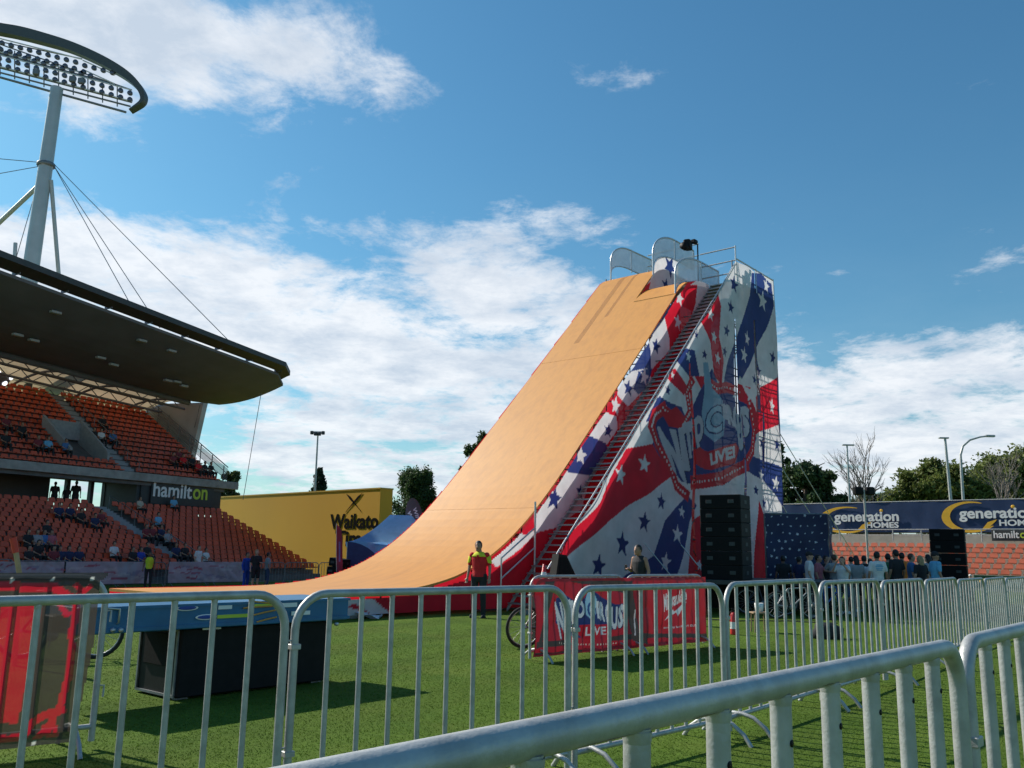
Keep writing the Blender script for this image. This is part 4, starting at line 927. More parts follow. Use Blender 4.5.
p = at(868, 560, 40); t = empty('light_pole', (p[0], 40, 0), 0, 'portable grey pole with two dark lamps in front of the navy board', 'light pole')
H = at(868, 490, 40)[2]; MB().tube([(0, 0, 0), (0, 0, H)], .05, 8).build('pole', GALV, t)
for s in (-1, 1): m = MB(); m.box((s * .28, 0, H - .05), (.42, .3, .38), .2 * s, .08); m.build('lamp', BLACK, t)
# ================================================================== crowd barriers
BH = 1.33
def rail_path(L, H, r=.20, z0=.16):
    pts = [(0, 0, .06), (0, 0, H - r)]
    for k in range(1, 8): a = math.pi / 2 * k / 7; pts.append((r - r * math.cos(a), 0, H - r + r * math.sin(a)))
    for k in range(7, -1, -1): a = math.pi / 2 * k / 7; pts.append((L - r + r * math.cos(a), 0, H - r + r * math.sin(a)))
    pts.append((L, 0, .06)); return pts
def barrier_proto(name, L, H, rr, br, nb, thick=False):
    t = empty(name, (0, 0, 0), 0)
    MB().tube(rail_path(L, H, .20 if not thick else .13), rr, 14).build('frame', GALV, t)
    MB().tube([(0, 0, .17), (L, 0, .17)], rr * .85, 10).build('bottom_rail', GALV, t)
    for k in range(nb):
        x = L * (k + 1) / (nb + 1); m = MB(); m.tube([(x, 0, .17), (x, 0, H - rr * .7)], br, 12)
        b = m.build('bar', GALV, t)
        if thick: m = MB(); m.lathe((x, -br * .99, H - .11), [(.001, -.0006), (.0075, -.0006), (.0075, .002)], 10, 'y'); m.build('drain_hole', BLACK, b)
        m = MB(); m.lathe((x, 0, H - rr - .006), [(br * 1.0, -.008), (br * 1.08, .0), (br * 1.10, .010)], 12); m.build('weld', GALV, b)
    for x in (.16, L - .16):
        m = MB(); pts = [(x, -.34, .0), (x, -.27, .09), (x, -.16, .165), (x, -.05, .19), (x, .05, .19), (x, .16, .165), (x, .27, .09), (x, .34, .0)]; m.tube(pts, .019, 10); m.build('foot', GALV, t)
    for z in (H * .80, H * .36):
        m = MB(); m.tube([(L + rr * .5, 0, z), (L + .055, 0, z), (L + .055, 0, z - .09)], .008, 6); m.build('hook', GALV, t)
        m = MB(); m.box((.0, -.0, z - .03), (.062, .062, .03), 0, .004); m.build('hook_eye', GALV, t)
    return t
JO = [(at(px, 605, d)[0], d) for px, d in ((40, 3.75), (287, 5.25), (575, 6.7), (726, 8.2), (820, 9.95), (882, 11.7), (926, 13.5), (959, 15.3), (986, 17.2), (1007, 19.0), (1028, 20.9), (1046, 22.8))]
JO[1] = (JO[1][0] + .06, JO[1][1])
JO[0] = (JO[1][0] - 1.62, JO[1][1] - 1.62)
BL_ = ['galvanised barrier nearest left, in front of the blue deck', 'galvanised barrier in front of the open grass, left of the red banners', 'galvanised barrier in front of the left red banner with circus lettering', 'galvanised barrier with the fire extinguisher seen through it, just left of the crowd',
       'galvanised barrier in front of the woman in the white top taking a photo', 'galvanised barrier in front of the man in the white and blue T-shirt', 'galvanised barrier in front of the man in the plain blue shirt',
       'galvanised barrier seventh after the blue deck in the receding row', 'galvanised barrier eighth after the blue deck in the receding row', 'galvanised barrier ninth after the blue deck in the receding row', 'far galvanised barrier at the right edge, last in the receding row']
proto = None
for i in range(len(JO) - 1):
    a, b = np.array(JO[i]), np.array(JO[i + 1]); d_ = b - a; L = float(np.hypot(*d_))
    if proto is None: proto = barrier_proto('crowd_barrier', 2.26, BH, .025, .0165, 9); o = proto
    else: o = copy_tree(proto)
    hh = [1, 1, 1, 1, .985, .965, .95, .93, .915, .90, .90][i]
    o.location = (a[0], a[1], 0); o.rotation_euler = (0, R(random.uniform(-.3, .3)), math.atan2(d_[1], d_[0])); o.scale = ((L - .07) / 2.26, 1, hh)
    tag(o, BL_[i], 'barrier', 'galvanised barriers receding across the foreground')
fp = barrier_proto('crowd_barrier', 2.70, BH, .026, .0215, 9, True)
fp.location = (-.33, .80, .031); fp.rotation_euler = (0, R(.7), math.atan2(.763, .646)); tag(fp, 'scratched thick steel barrier right in front of the camera', 'barrier', 'thick barriers close to the camera')
f2 = copy_tree(fp); f2.location = (1.475, 2.92, 0); f2.rotation_euler = (0, 0, math.atan2(.70, .61)); tag(f2, 'thick steel barrier running off the right edge close to the camera', 'barrier', 'thick barriers close to the camera')
SCR = mat('scratch_wear', (.26, .20, .15), .7, 0, .4, 40, alpha=.55)
for (x0, ln, an) in ((.62, .16, -.9), (.95, .1, -.8), (1.3, .14, -1.0), (1.52, .08, -.7)):   # worn patches on the tube
    m = MB(); vs = []; r_ = random.Random(int(x0 * 100))
    for k in range(9):
        u = k / 8; w_ = .22 * math.sin(math.pi * u) * r_.uniform(.5, 1)
        for e in (-1, 1): a = an + e * w_ * .6; vs.append((x0 + ln * u, .0266 * math.cos(a) * -1 if 0 else -.0266 * math.cos(a), BH + .0266 * math.sin(a)))
    m.add(vs, [(2 * k, 2 * k + 2, 2 * k + 3, 2 * k + 1) for k in range(8)]); m.build('worn_patch', SCR, fp)
# banner barrier at the left
bl = copy_tree(proto); bl.location = (-5.03, 5.89, 0); bl.rotation_euler = (0, 0, R(40)); bl.scale = (1, 1, 1); tag(bl, 'galvanised barrier wearing the red and grey printed banner at the left edge', 'barrier', 'barriers carrying printed banners')
def mapper(O, ang):
    Dv = np.array([math.cos(ang), math.sin(ang)]); Nv = np.array([-math.sin(ang), math.cos(ang)]); O = np.array(O)
    def f(px, py): q = ray(px, py); k = (O @ Nv) / (q[:2] @ Nv); Pp = q * k; return (float((Pp[:2] - O) @ Dv), float(Pp[2] + EYE))
    return f
BR, BG_ = (.55, .012, .03), (.065, .052, .04)
f = mapper((-5.03, 5.89), R(40)); zf = lambda x, y: f(x / 3.694, 560 + y / 3.694)
c = Cloth(.02, 2.25, .08, 1.37, .014, BG_)
c.poly([zf(*p) for p in [(-900, 160), (150, 160), (120, 330), (60, 600), (-900, 600)]], BR)
c.poly([zf(*p) for p in [(-30, 160), (0, 160), (-60, 600), (-90, 600)]], BG_); c.line([zf(165, 160), zf(130, 300), zf(110, 380)], .02, BG_)
c.line([zf(*p) for p in [(-600, 95), (0, 95), (120, 100), (190, 98), (240, 130), (270, 150)]], .07, BR); c.line([zf(*p) for p in [(215, 160), (240, 200), (275, 190), (268, 150)]], .04, BR)
c.line([zf(*p) for p in [(275, 90), (300, 120), (330, 95)]], .04, BR); c.line([zf(*p) for p in [(285, 130), (262, 260), (250, 420), (215, 545)]], .055, BR)
c.line([zf(*p) for p in [(230, 550), (160, 570), (110, 600), (80, 650), (20, 660), (-300, 665)]], .06, BR); c.line([zf(*p) for p in [(200, 560), (170, 620), (120, 665), (190, 670), (160, 610)]], .045, BR)
c.line([zf(*p) for p in [(190, 580), (205, 680)]], .035, BR); e_ = [zf(368, 80), zf(345, 300), zf(290, 560), zf(235, 740)]; c.cut(e_ + [(2.5, 0), (2.5, 1.5)]); c.line([(.02, .10), (2.3, .10)], .05, (.05, .045, .045)); c.line([(.02, 1.34), (2.3, 1.34)], .08, (.03, .032, .035))
for x in np.arange(.1, 2.25, .29):
    for z in (.105, 1.315): c.star((x, z), .016, (.75, .75, .7), 0, 1.0)
ob = c.build('banner', mat('sheer_banner', rough=.6, vcol=True, trans=.35, alpha=.88, var=.1, scale=3, bump=.3, bscale=5), None, lambda a, b, wv: (a, -.036 - np.abs(wv) * .5, b), .03, .8, 21)
ob.location = (-5.03, 5.89, 0); ob.rotation_euler = (0, 0, R(40)); tag(ob, 'red and dark grey scroll printed banner tied over the left edge barrier', 'banner')
# barriers M1 and M2 with their banner
MO, MA = (.33, 13.3), math.atan2(2.8, 3.17)
for k, lb in enumerate(('galvanised barrier behind the circus lettered half of the red banner', 'galvanised barrier behind the half of the red banner with the lightning bolt')):
    o = copy_tree(proto); o.location = (MO[0] + math.cos(MA) * k * 2.14, MO[1] + math.sin(MA) * k * 2.14, 0); o.rotation_euler = (0, 0, MA); o.scale = (2.09 / 2.26, 1, .925); tag(o, lb, 'barrier', 'barriers carrying printed banners')
f = mapper(MO, MA); zf = lambda x, y: f(520 + x / 5.12, 570 + y / 5.12)
c = Cloth(.0, 4.25, .08, 1.20, .012, (.55, .012, .03))
def pz(pts): return [zf(*p) for p in pts]
DG = (.075, .05, .045)
c.poly(pz([(60, 50), (75, 50), (130, 200), (50, 400), (50, 300), (95, 200)]), BR).poly(pz([(115, 60), (160, 55), (135, 200), (120, 340), (70, 380), (110, 200)]), DG).poly(pz([(230, 55), (560, 55), (600, 240), (640, 380), (560, 360), (520, 120), (400, 80), (300, 70)]), DG)
c.poly(pz([(560, 70), (640, 70), (640, 340), (600, 360)]), (.35, .01, .02)).poly(pz([(60, 368), (300, 350), (640, 320), (960, 325), (960, 345), (640, 345), (300, 375), (60, 400)]), DG)
c.poly(pz([(640, 70), (940, 85), (965, 320), (640, 325)]), (.62, .015, .03))
c.poly(pz([(160, 130), (210, 100), (290, 150), (340, 70), (400, 110), (470, 150), (530, 140), (540, 260), (480, 320), (420, 370), (330, 385), (240, 370), (190, 340), (150, 250)]), (.58, .015, .03))
c.poly(pz([(172, 145), (215, 125), (290, 175), (345, 95), (400, 135), (470, 175), (510, 170), (515, 250), (450, 310), (340, 350), (250, 340), (170, 270)]), (.02, .035, .16))
for q in ([(345, 78), (318, 150), (316, 225), (345, 250), (372, 225), (378, 150)],): c.poly(pz(q), (.30, .52, .66))
WG = (.66, .68, .72)
def mt(s_, quad, col, bold=.05, sp=1.0):
    a, b, e, g = [np.array(q, float) for q in quad]
    c.text(s_, lambda u, v: zf(*((1 - u) * (1 - v) * a + u * (1 - v) * b + u * v * e + (1 - u) * v * g)), col, bold, sp)
for dd_, cc_ in ((4, (.015, .02, .08)), (0, WG)):
    for s_, q in (('N', [(190, 350), (232, 356), (198, 165), (162, 160)]), ('I', [(222, 310), (236, 305), (215, 155), (203, 158)]), ('T', [(232, 285), (246, 275), (243, 148), (215, 155)]), ('R', [(245, 262), (270, 252), (268, 150), (242, 156)]), ('O', [(273, 250), (312, 238), (312, 150), (271, 158)]),
                  ('I', [(382, 245), (394, 250), (388, 158), (374, 158)]), ('R', [(397, 255), (422, 265), (418, 165), (393, 160)]), ('C', [(425, 275), (450, 288), (448, 180), (422, 168)]), ('U', [(452, 300), (482, 306), (480, 185), (452, 186)]), ('S', [(484, 300), (515, 290), (516, 170), (484, 178)])): mt(s_, [(x + dd_, y + dd_) for x, y in q], cc_, .05)
mt('C', [(325, 238), (370, 238), (366, 160), (325, 165)], (.03, .08, .25), .05)
c.poly(pz([(290, 280), (430, 275), (455, 335), (420, 350), (310, 352), (280, 325)]), (.55, .01, .03)); mt('LIVE', [(318, 336), (428, 330), (426, 288), (318, 290)], (.70, .70, .72), .02)
for x in np.arange(185, 480, 14): c.star(zf(x, 372 + 8 * math.sin((x - 185) / 300 * 3.1)), .011, (.8, .75, .6), 0, 1.0)
mt('Milwaukee', [(722, 215), (838, 150), (835, 95), (720, 125)], (.78, .75, .76), .03); c.poly(pz([(725, 258), (770, 200), (775, 212), (835, 160), (830, 180), (790, 235), (785, 215)]), (.78, .75, .76))
mt('Nothing but HEAVY DUTY', [(722, 303), (900, 290), (900, 276), (722, 290)], (.70, .66, .68), .02)
c.line(pz([(575, 205), (570, 330)]), .03, (.70, .6, .6)); c.line(pz([(60, 428), (300, 412)]), .02, DG)
ob = c.build('banner', VINYL, None, lambda a, b, wv: (a + .04 * np.sin(b * 3) * (a < .3), -.05 - np.abs(wv) * .9, b), .035, .9, 33)
ob.location = (MO[0], MO[1], 0); ob.rotation_euler = (0, 0, MA); tag(ob, 'red banner with circus lettering and a tool maker bolt hung on two barriers', 'banner')

# small barriers in front of the grandstand
m = MB(); m.tube(rail_path(2.2, 1.1), .022, 6); m.tube([(0, 0, .15), (2.2, 0, .15)], .02, 6)
for k in range(11): x = 2.2 * (k + 1) / 12; m.tube([(x, 0, .15), (x, 0, 1.08)], .012, 5)
for x in (.2, 2.0): m.tube([(x, -.3, 0), (x, -.1, .15), (x, .1, .15), (x, .3, 0)], .018, 5)
fa, fb = np.array([-21.6, 34.6]), np.array([-9.0, 50.4]); fd = (fb - fa) / np.hypot(*(fb - fa)); fang = math.atan2(fd[1], fd[0]); sb = m.mesh('barrier'); sb.materials.append(DSTEEL)
for k in range(9):
    p = fa + fd * 2.25 * k; o = bpy.data.objects.new('crowd_barrier', sb); COL.objects.link(o); o.location = (p[0], p[1], gz(p[0], p[1])); o.rotation_euler = (0, 0, fang)
    tag(o, 'distant grey barrier standing along the foot of the grandstand', 'barrier', 'barriers along the foot of the grandstand')
PK = (.42, .36, .42)
for (px0, px1, lb) in ((-20, 62, 'faded white and pink banner along the stand at the left edge'), (64, 151, 'faded pink banner along the stand left of the steward in yellow'), (167, 246, 'faded pink banner along the stand right of the steward in yellow')):
    def tt(px): q = ray(px, 575); nv = np.array([-fd[1], fd[0]]); k = (fa @ nv) / (q[:2] @ nv); return float((q[:2] * k - fa) @ fd)
    a0, a1 = tt(px0), tt(px1); c = Cloth(a0, a1, .12, 1.08, .05, PK); r_ = random.Random(px0)
    for k in range(26):
        x = r_.uniform(a0, a1); z = r_.uniform(.25, .95); c.line([(x, z), (x + r_.uniform(.1, .5), z + r_.uniform(-.12, .12)), (x + r_.uniform(.3, .8), z + r_.uniform(-.1, .1))], r_.uniform(.04, .10), r_.choice([(.38, .12, .17), (.30, .26, .36), (.50, .45, .48)]))
    ob = c.build('banner', VINYL, None, lambda a, b, wv: (a, -.08 - np.abs(wv), b), .06, .8, px0 + 40); ob.location = (fa[0], fa[1], -.25); ob.rotation_euler = (0, 0, fang); tag(ob, lb, 'banner')

# ================================================================== blue deck on its case, bicycles
CO, CA = (-3.45, 9.55), R(50)
case = empty('flight_case', (CO[0], CO[1], 0), CA, 'large black case on the grass under the blue deck', 'flight case')
MB().box((.975, .44, .375), (1.95, .88, .70), 0, .02).build('body', BLACK, case)
m = MB()
for z in (.04, .71): m.box((-.008, .44, z), (.02, .80, .025))
for y in (.05, .83): m.box((-.008, y, .375), (.02, .03, .66))
m.build('edge_trim', DSTEEL, case)
MB().box((-.012, .44, .50), (.02, .55, .34), 0, .01).build('recess', GRILLE, case)
for x in (.1, 1.85): m = MB(); m.box((x, .1, .012), (.14, .08, .024)); m.build('skid', DSTEEL, case)
for z in (.715,): MB().box((.35, -.002, z), (.22, .012, .02)).build('latch', ALU, case)
deck = empty('blue_deck', (CO[0], CO[1], .735), CA, 'blue painted deck with stickers and orange straps lying on the black case', 'platform')
MB().box((.50, .36, .13), (3.30, .96, .26), 0, .012).build('tray', BLUEP, deck)
m = MB(); m.box((.50, -.128, .245), (3.32, .022, .03)); m.build('top_rail', BLUEP, deck); m = MB(); m.box((.50, -.128, .03), (3.32, .022, .035)); m.build('bottom_rail', BLUEP, deck)
dm = mapper((CO[0] + .13 * math.sin(CA), CO[1] - .13 * math.cos(CA)), CA)
def onside(px, py): a = dm(px, py); return (a[0], a[1] - .735)
for (x0, y0, x1, y1, c_) in ((217, 613, 250, 619, LIME), (248, 603, 272, 608, LIME), (218, 604, 232, 610, WHITE), (280, 602, 297, 608, WHITE), (291, 610, 310, 616, WHITE)):
    p_, q_ = onside(x0, y1), onside(x1, y0); MB().box(((p_[0] + q_[0]) / 2, -.134, (p_[1] + q_[1]) / 2), (abs(q_[0] - p_[0]), .006, abs(q_[1] - p_[1]) * .8)).build('sticker', c_, deck)
for (px_, py_) in ((187, 608), (206, 617)):
    x, z = onside(px_, py_); m = MB(); m.ell((x, -.134, z), (.13, .005, .030), 20, 8); b = m.build('oval_badge', WHITE, deck); m = MB(); m.ell((x, -.138, z), (.105, .005, .020), 20, 8); m.build('badge_centre', mat('badge_blue', (.02, .06, .3)), b)
for (x0, y0, x1, y1) in ((249, 601, 275, 604), (243, 608, 272, 606), (253, 615, 275, 610), (256, 622, 276, 617)):
    p_, q_ = onside(x0, y0), onside(x1, y1); MB().tube([(p_[0], -.139, p_[1]), ((p_[0] + q_[0]) / 2, -.142, (p_[1] + q_[1]) / 2 + .004), (q_[0], -.139, q_[1])], .010, 6).build('strap', ORANGEP, deck)
p_, q_ = onside(106, 608), onside(119, 609); m = MB(); m.tube([(p_[0], -.15, p_[1]), (q_[0], -.15, q_[1]), (q_[0], -.15, q_[1] - .13), (q_[0], -.12, q_[1] - .14)], .011, 6); m.build('handle', ALU, deck)
for px_ in (112, 120, 336): x, z = onside(px_, 630 - (px_ > 300) * 6); m = MB(); m.lathe((x, -.14, z), [(.001, -.02), (.022, -.02), (.022, .02)], 8, 'y'); m.build('bolt', ALU, deck)
MB().box((-1.22, .25, .10), (.14, .3, .16), 0, .02).build('hinge_box', BLACK, deck)

SPOKE = mat('spoke_metal', (.4, .4, .42), .4, .7)
def bicycle(label, x, y, rz, col=(.02, .02, .02), r=.34, lean=.12):
    t = empty('bicycle', (x, y, gz(x, y)), rz, label, 'bicycle', None); t.rotation_euler = (lean, 0, rz); fm = mat('frame_' + str(col), col, .35)
    def wheel(cx):
        m = MB(); n_ = 28; m.tube([(cx + r * math.cos(6.2832 * k / n_), 0, r + .02 + r * math.sin(6.2832 * k / n_)) for k in range(n_ + 1)], .024, 8, False); wl = m.build('tyre', RUBBER, t)
        m = MB(); m.tube([(cx + (r - .03) * math.cos(6.2832 * k / n_), 0, r + .02 + (r - .03) * math.sin(6.2832 * k / n_)) for k in range(n_ + 1)], .012, 6, False)
        for k in range(16): a = k * .3927; m.tube([(cx, .02 * (-1) ** k, r + .02), (cx + (r - .03) * math.cos(a), 0, r + .02 + (r - .03) * math.sin(a))], .003, 4, False)
        m.lathe((cx, 0, r + .02), [(.001, -.05), (.025, -.05), (.025, .05), (.001, .05)], 8, 'y'); m.build('rim', SPOKE, wl)
    wheel(-.50); wheel(.50); z = r + .02
    m = MB(); bb, st, hd, hb = (-.08, 0, z - .05), (-.2, 0, z + .42), (.30, 0, z + .45), (.34, 0, z + .32)
    for a, b in ((bb, st), (st, hd), (bb, hb), (bb, (-.5, 0, z)), (st, (-.5, 0, z)), (hd, hb)): m.tube([a, b], .019, 8)
    m.tube([hb, (.40, .05, z + .2), (.50, .05, z)], .016, 6); m.tube([hb, (.40, -.05, z + .2), (.50, -.05, z)], .016, 6); m.build('frame', fm, t)
    m = MB(); m.tube([(.26, 0, z + .52), (.29, 0, z + .48)], .02); m.tube([(.24, -.33, z + .62), (.27, -.12, z + .56), (.27, .12, z + .56), (.24, .33, z + .62)], .014, 6); m.build('handlebar', BLACK, t)
    m = MB(); m.tube([st, (-.22, 0, z + .52)], .014); m.loft([(-.24, 0, z + .52, .13, .07), (-.22, 0, z + .555, .14, .075), (-.22, 0, z + .565, .12, .06)], 12); m.build('saddle', BLACK, t)
    m = MB(); m.lathe((bb[0], -.04, bb[2]), [(.001, -.01), (.09, -.01), (.09, .005), (.001, .005)], 14, 'y'); m.tube([(bb[0] - .02, -.08, bb[2] - .17), (bb[0], -.06, bb[2]), (bb[0], .06, bb[2]), (bb[0] + .02, .08, bb[2] + .17)], .011, 6); m.build('crank', DSTEEL, t)
    return t
bicycle('bicycle half hidden behind the left edge banner, its wheel beside the blue deck', -6.35, 12.8, R(8), r=.36, lean=.05)
bicycle('black bicycle leaning behind the left end of the red barrier banner', .72, 15.4, R(25), r=.33)
bicycle('pale bicycle standing on the grass in front of the starry blue screen', 7.4, 23.2, R(12), (.3, .3, .32), .33)
bicycle('dark bicycle behind the pale one by the speaker stack', 7.1, 24.6, R(-14), (.03, .04, .08), .33)
bicycle('blue bicycle closest to the crowd', 8.6, 24.2, R(30), (.02, .1, .4), .33)

# ================================================================== people
SK1, SK2, SK3 = mat('skin_light', (.52, .30, .21), .55), mat('skin_tan', (.38, .20, .13), .55), mat('skin_dark', (.16, .085, .055), .55)
def cl(n, c): return mat('cloth_' + n, c, .85, 0, .12, 9, .2, 30)
CT = {k: cl(k, v) for k, v in dict(white=(.68, .68, .68), grey=(.30, .31, .33), black=(.02, .02, .024), navy=(.02, .03, .09), blue=(.06, .16, .36), red=(.60, .015, .02), pink=(.42, .12, .15), hivis=(.62, .66, .03), orange=(.75, .20, .03), denim=(.05, .08, .16), khaki=(.30, .25, .17), maroon=(.2, .03, .04), royal=(.02, .06, .38), green=(.03, .15, .06), cream=(.5, .45, .36), sky=(.14, .40, .62)).items()}
HR = {k: mat('hair_' + k, c, .6, 0, .3, 40) for k, c in dict(black=(.012, .01, .01), brown=(.06, .035, .02), blond=(.36, .25, .12), grey=(.3, .3, .3)).items()}
EYE_M = mat('eye', (.02, .02, .02), .2)
ARMS = {'down': ((.245, .03, 1.13), (.26, -.06, .89)), 'phone': ((.25, .0, 1.13), (.10, -.27, 1.17)), 'photo': ((.26, -.17, 1.27), (.09, -.27, 1.53)), 'hip': ((.36, .07, 1.14), (.19, -.04, .99)), 'fold': ((.25, -.04, 1.12), (-.04, -.21, 1.19)), 'reach': ((.27, -.14, 1.22), (.22, -.44, 1.18)), 'ear': ((.30, -.12, 1.22), (.14, -.08, 1.55)), 'lap': ((.25, -.06, .72 - .0), (.13, -.30, .62))}
_pc = {}
def body_meshes(armL, armR, sit, sleeve, legs, hair, head, vox):
    key = (armL, armR, sit, sleeve, legs, hair, head, vox)
    if key in _pc: return _pc[key]
    dz = -.45 if sit else 0
    hip = lambda s: (s * .095, 0, .93 + dz); sho = lambda s: (s * .175, .0, 1.40 + dz)
    if sit: knee = lambda s: (s * .13, -.43, .50); ank = lambda s: (s * .13, -.40, .09)
    else: knee = lambda s: (s * .105, -.01, .50); ank = lambda s: (s * .11, .03, .09)
    hy, hx = head; hc = (hx * .03, -.015 - .03 * hy, 1.61 + dz - .015 * hy)
    def arm(s, k): e, h = ARMS[k]; d0 = 0 if k == 'lap' else dz; return (e[0] * s, e[1], e[2] + d0), (h[0] * s, h[1], h[2] + d0)
    def torso(m, g):
        m.loft([(0, .0, .84 + dz, .12 + g, .09 + g), (0, 0, .93 + dz, .165 + g, .115 + g), (0, 0, 1.05 + dz, .145 + g, .10 + g), (0, -.0, 1.2 + dz, .165 + g, .115 + g), (0, 0, 1.33 + dz, .185 + g, .115 + g), (0, .01, 1.42 + dz, .15 + g, .085 + g), (0, .01, 1.47 + dz, .07 + g, .06 + g)])
    b = MB(); torso(b, 0); b.caps((0, .01, 1.42 + dz), (hc[0] * .5, hc[1] * .5, 1.53 + dz), .062, .055)
    b.ell(hc, (.076, .095, .118), 20, 14); b.caps((hc[0] + hx * .01, hc[1] - .055, hc[2] - .06), (hc[0] + hx * .01, hc[1] - .062, hc[2] - .085), .042, .034)
    b.caps((hc[0], hc[1] - .092, hc[2] + .01), (hc[0], hc[1] - .112, hc[2] - .022), .010, .015)
    for s in (-1, 1):
        b.ell((hc[0] + s * .078, hc[1] + .008, hc[2] - .008), (.012, .022, .032), 8, 6)
        e, h = arm(s, armL if s > 0 else armR); S0 = sho(s)
        b.caps(S0, e, .052, .040); b.caps(e, h, .040, .027)
        D = (Vector(h) - Vector(e)).normalized(); sd = D.cross(Vector((0, 0, 1)) if abs(D.z) < .8 else Vector((0, 1, 0))).normalized(); nn = D.cross(sd)
        pc = Vector(h) + D * .045; b.caps(h, pc, .026, .030); b.caps(pc - sd * .018, pc + sd * .018, .024, .024)
        for q in range(4):
            o_ = pc + sd * (-.030 + .020 * q); ln = (.062, .075, .07, .055)[q]; k1 = o_ + D * (.03 + ln * .45); k2 = k1 + (D * .8 + nn * .6).normalized() * ln * .55; b.caps(o_ + D * .015, k1, .0095, .009); b.caps(k1, k2, .009, .0078)
        th = Vector(h) + D * .02 - sd * .022; b.caps(th, th + (D * .75 - sd * .65).normalized() * .055, .012, .010)
        b.caps(hip(s), knee(s), .080, .055); b.caps(knee(s), (ank(s)[0], ank(s)[1], ank(s)[2]), .054, .036)
        if not sit: b.ell((s * .108, .035, .34), (.05, .058, .12), 10, 8)
    body = b.remesh('body', SK1, vox, None)
    t = MB(); torso(t, .016)
    for s in (-1, 1):
        if sleeve != 'none':
            e, h = arm(s, armL if s > 0 else armR); S0 = Vector(sho(s)); E_ = Vector(e)
            if sleeve == 'long': t.caps(S0, E_, .066, .053); t.caps(E_, E_.lerp(Vector(h), .93), .053, .040)
            else: t.caps(S0, S0.lerp(E_, .68), .068, .062)
    top = t.remesh('shirt', CT['white'], vox, None)
    l = MB(); l.loft([(0, 0, .80 + dz, .11, .09), (0, 0, .88 + dz, .17, .125), (0, 0, .95 + dz, .178, .128), (0, 0, 1.0 + dz, .165, .12)])
    for s in (-1, 1):
        H_, K_, A_ = Vector(hip(s)), Vector(knee(s)), Vector(ank(s))
        if legs == 'long': l.caps(H_, K_, .098, .074); l.caps(K_, K_.lerp(A_, .98), .074, .058)
        else: l.caps(H_, H_.lerp(K_, .86), .100, .086)
    bot = l.remesh('trousers', CT['black'], vox, None)
    f_ = MB()
    for s in (-1, 1): A_ = ank(s); f_.caps((A_[0], A_[1] + .03, .05), (A_[0] + s * .03, A_[1] - .15, .042), .048, .040); f_.box((A_[0] + s * .012, A_[1] - .06, .012), (.085, .27, .024), 0, .01)
    sh_ = f_.remesh('shoes', CT['black'], vox, None)
    hm = MB(); hm.ell((hc[0], hc[1] + .014, hc[2] + .022), (.086, .100, .112), 18, 12)
    if hair == 'long': hm.loft([(hc[0], .07, hc[2] - .27, .05, .03), (hc[0], .06, hc[2] - .15, .085, .045), (hc[0], .045, hc[2] - .02, .09, .07), (hc[0], .03, hc[2] + .06, .07, .06)])
    if hair == 'bun': hm.ell((hc[0], hc[1] + .12, hc[2] + .06), (.04, .04, .04))
    if hair == 'cap': hm = MB(); hm.ell((hc[0], hc[1] + .008, hc[2] + .045), (.088, .106, .090), 18, 12); hm.loft([(hc[0], hc[1] - .10, hc[2] + .045, .065, .075), (hc[0], hc[1] - .10, hc[2] + .057, .065, .075)])
    # face side of the hair is cut back
    hair_o = hm.build('hair', HR['black'], None); me = hair_o.data
    import bmesh
    bm_ = bmesh.new(); bm_.from_mesh(me)
    if hair != 'cap':
        dl = [v for v in bm_.verts if (v.co.y < hc[1] - .045 and v.co.z < hc[2] + .062) or (v.co.y < hc[1] + .01 and v.co.z < hc[2] - .03)]
        bmesh.ops.delete(bm_, geom=dl, context='VERTS')
    bm_.to_mesh(me); bm_.free()
    ey = MB()
    for s in (-1, 1): ey.ell((hc[0] + s * .030, hc[1] - .088, hc[2] + .012), (.013, .008, .007), 10, 6)
    ey.ell((hc[0], hc[1] - .099, hc[2] - .052), (.024, .006, .005), 10, 6)
    eyo = ey.build('face_features', EYE_M, None)
    out = {}
    for n_, o in (('body', body), ('shirt', top), ('trousers', bot), ('shoes', sh_), ('hair', hair_o), ('face_features', eyo)): out[n_] = o.data; bpy.data.objects.remove(o)
    _pc[key] = out; return out
def person(label, x, y, z, rz, H=1.75, top='white', bot='denim', skin=SK1, hair='short', hcol='brown', arms=('down', 'down'), sleeve='short', legs='long', sit=False, shoes='black', head=(0, 0), vox=.017, group=None, cat='person', bare_parts=False):
    ms = body_meshes(arms[0], arms[1], sit, sleeve, legs, hair, head, vox)
    t = empty('person', (x, y, z), rz, label, cat, group); k = H / 1.75; t.scale = (k, k, k)
    for n_, m_ in (('body', skin), ('shirt', CT[top]), ('trousers', CT[bot]), ('shoes', CT[shoes]), ('hair', HR[hcol] if hair != 'cap' else CT[hcol]), ('face_features', EYE_M)):
        if bare_parts and n_ in ('face_features',): continue
        o = bpy.data.objects.new({'hair': 'cap' if hair == 'cap' else 'hair'}.get(n_, n_), ms[n_]); COL.objects.link(o); o.parent = t
        if not ms[n_].materials: ms[n_].materials.append(m_)
        o.material_slots[0].link = 'OBJECT'; o.material_slots[0].material = m_
    return t
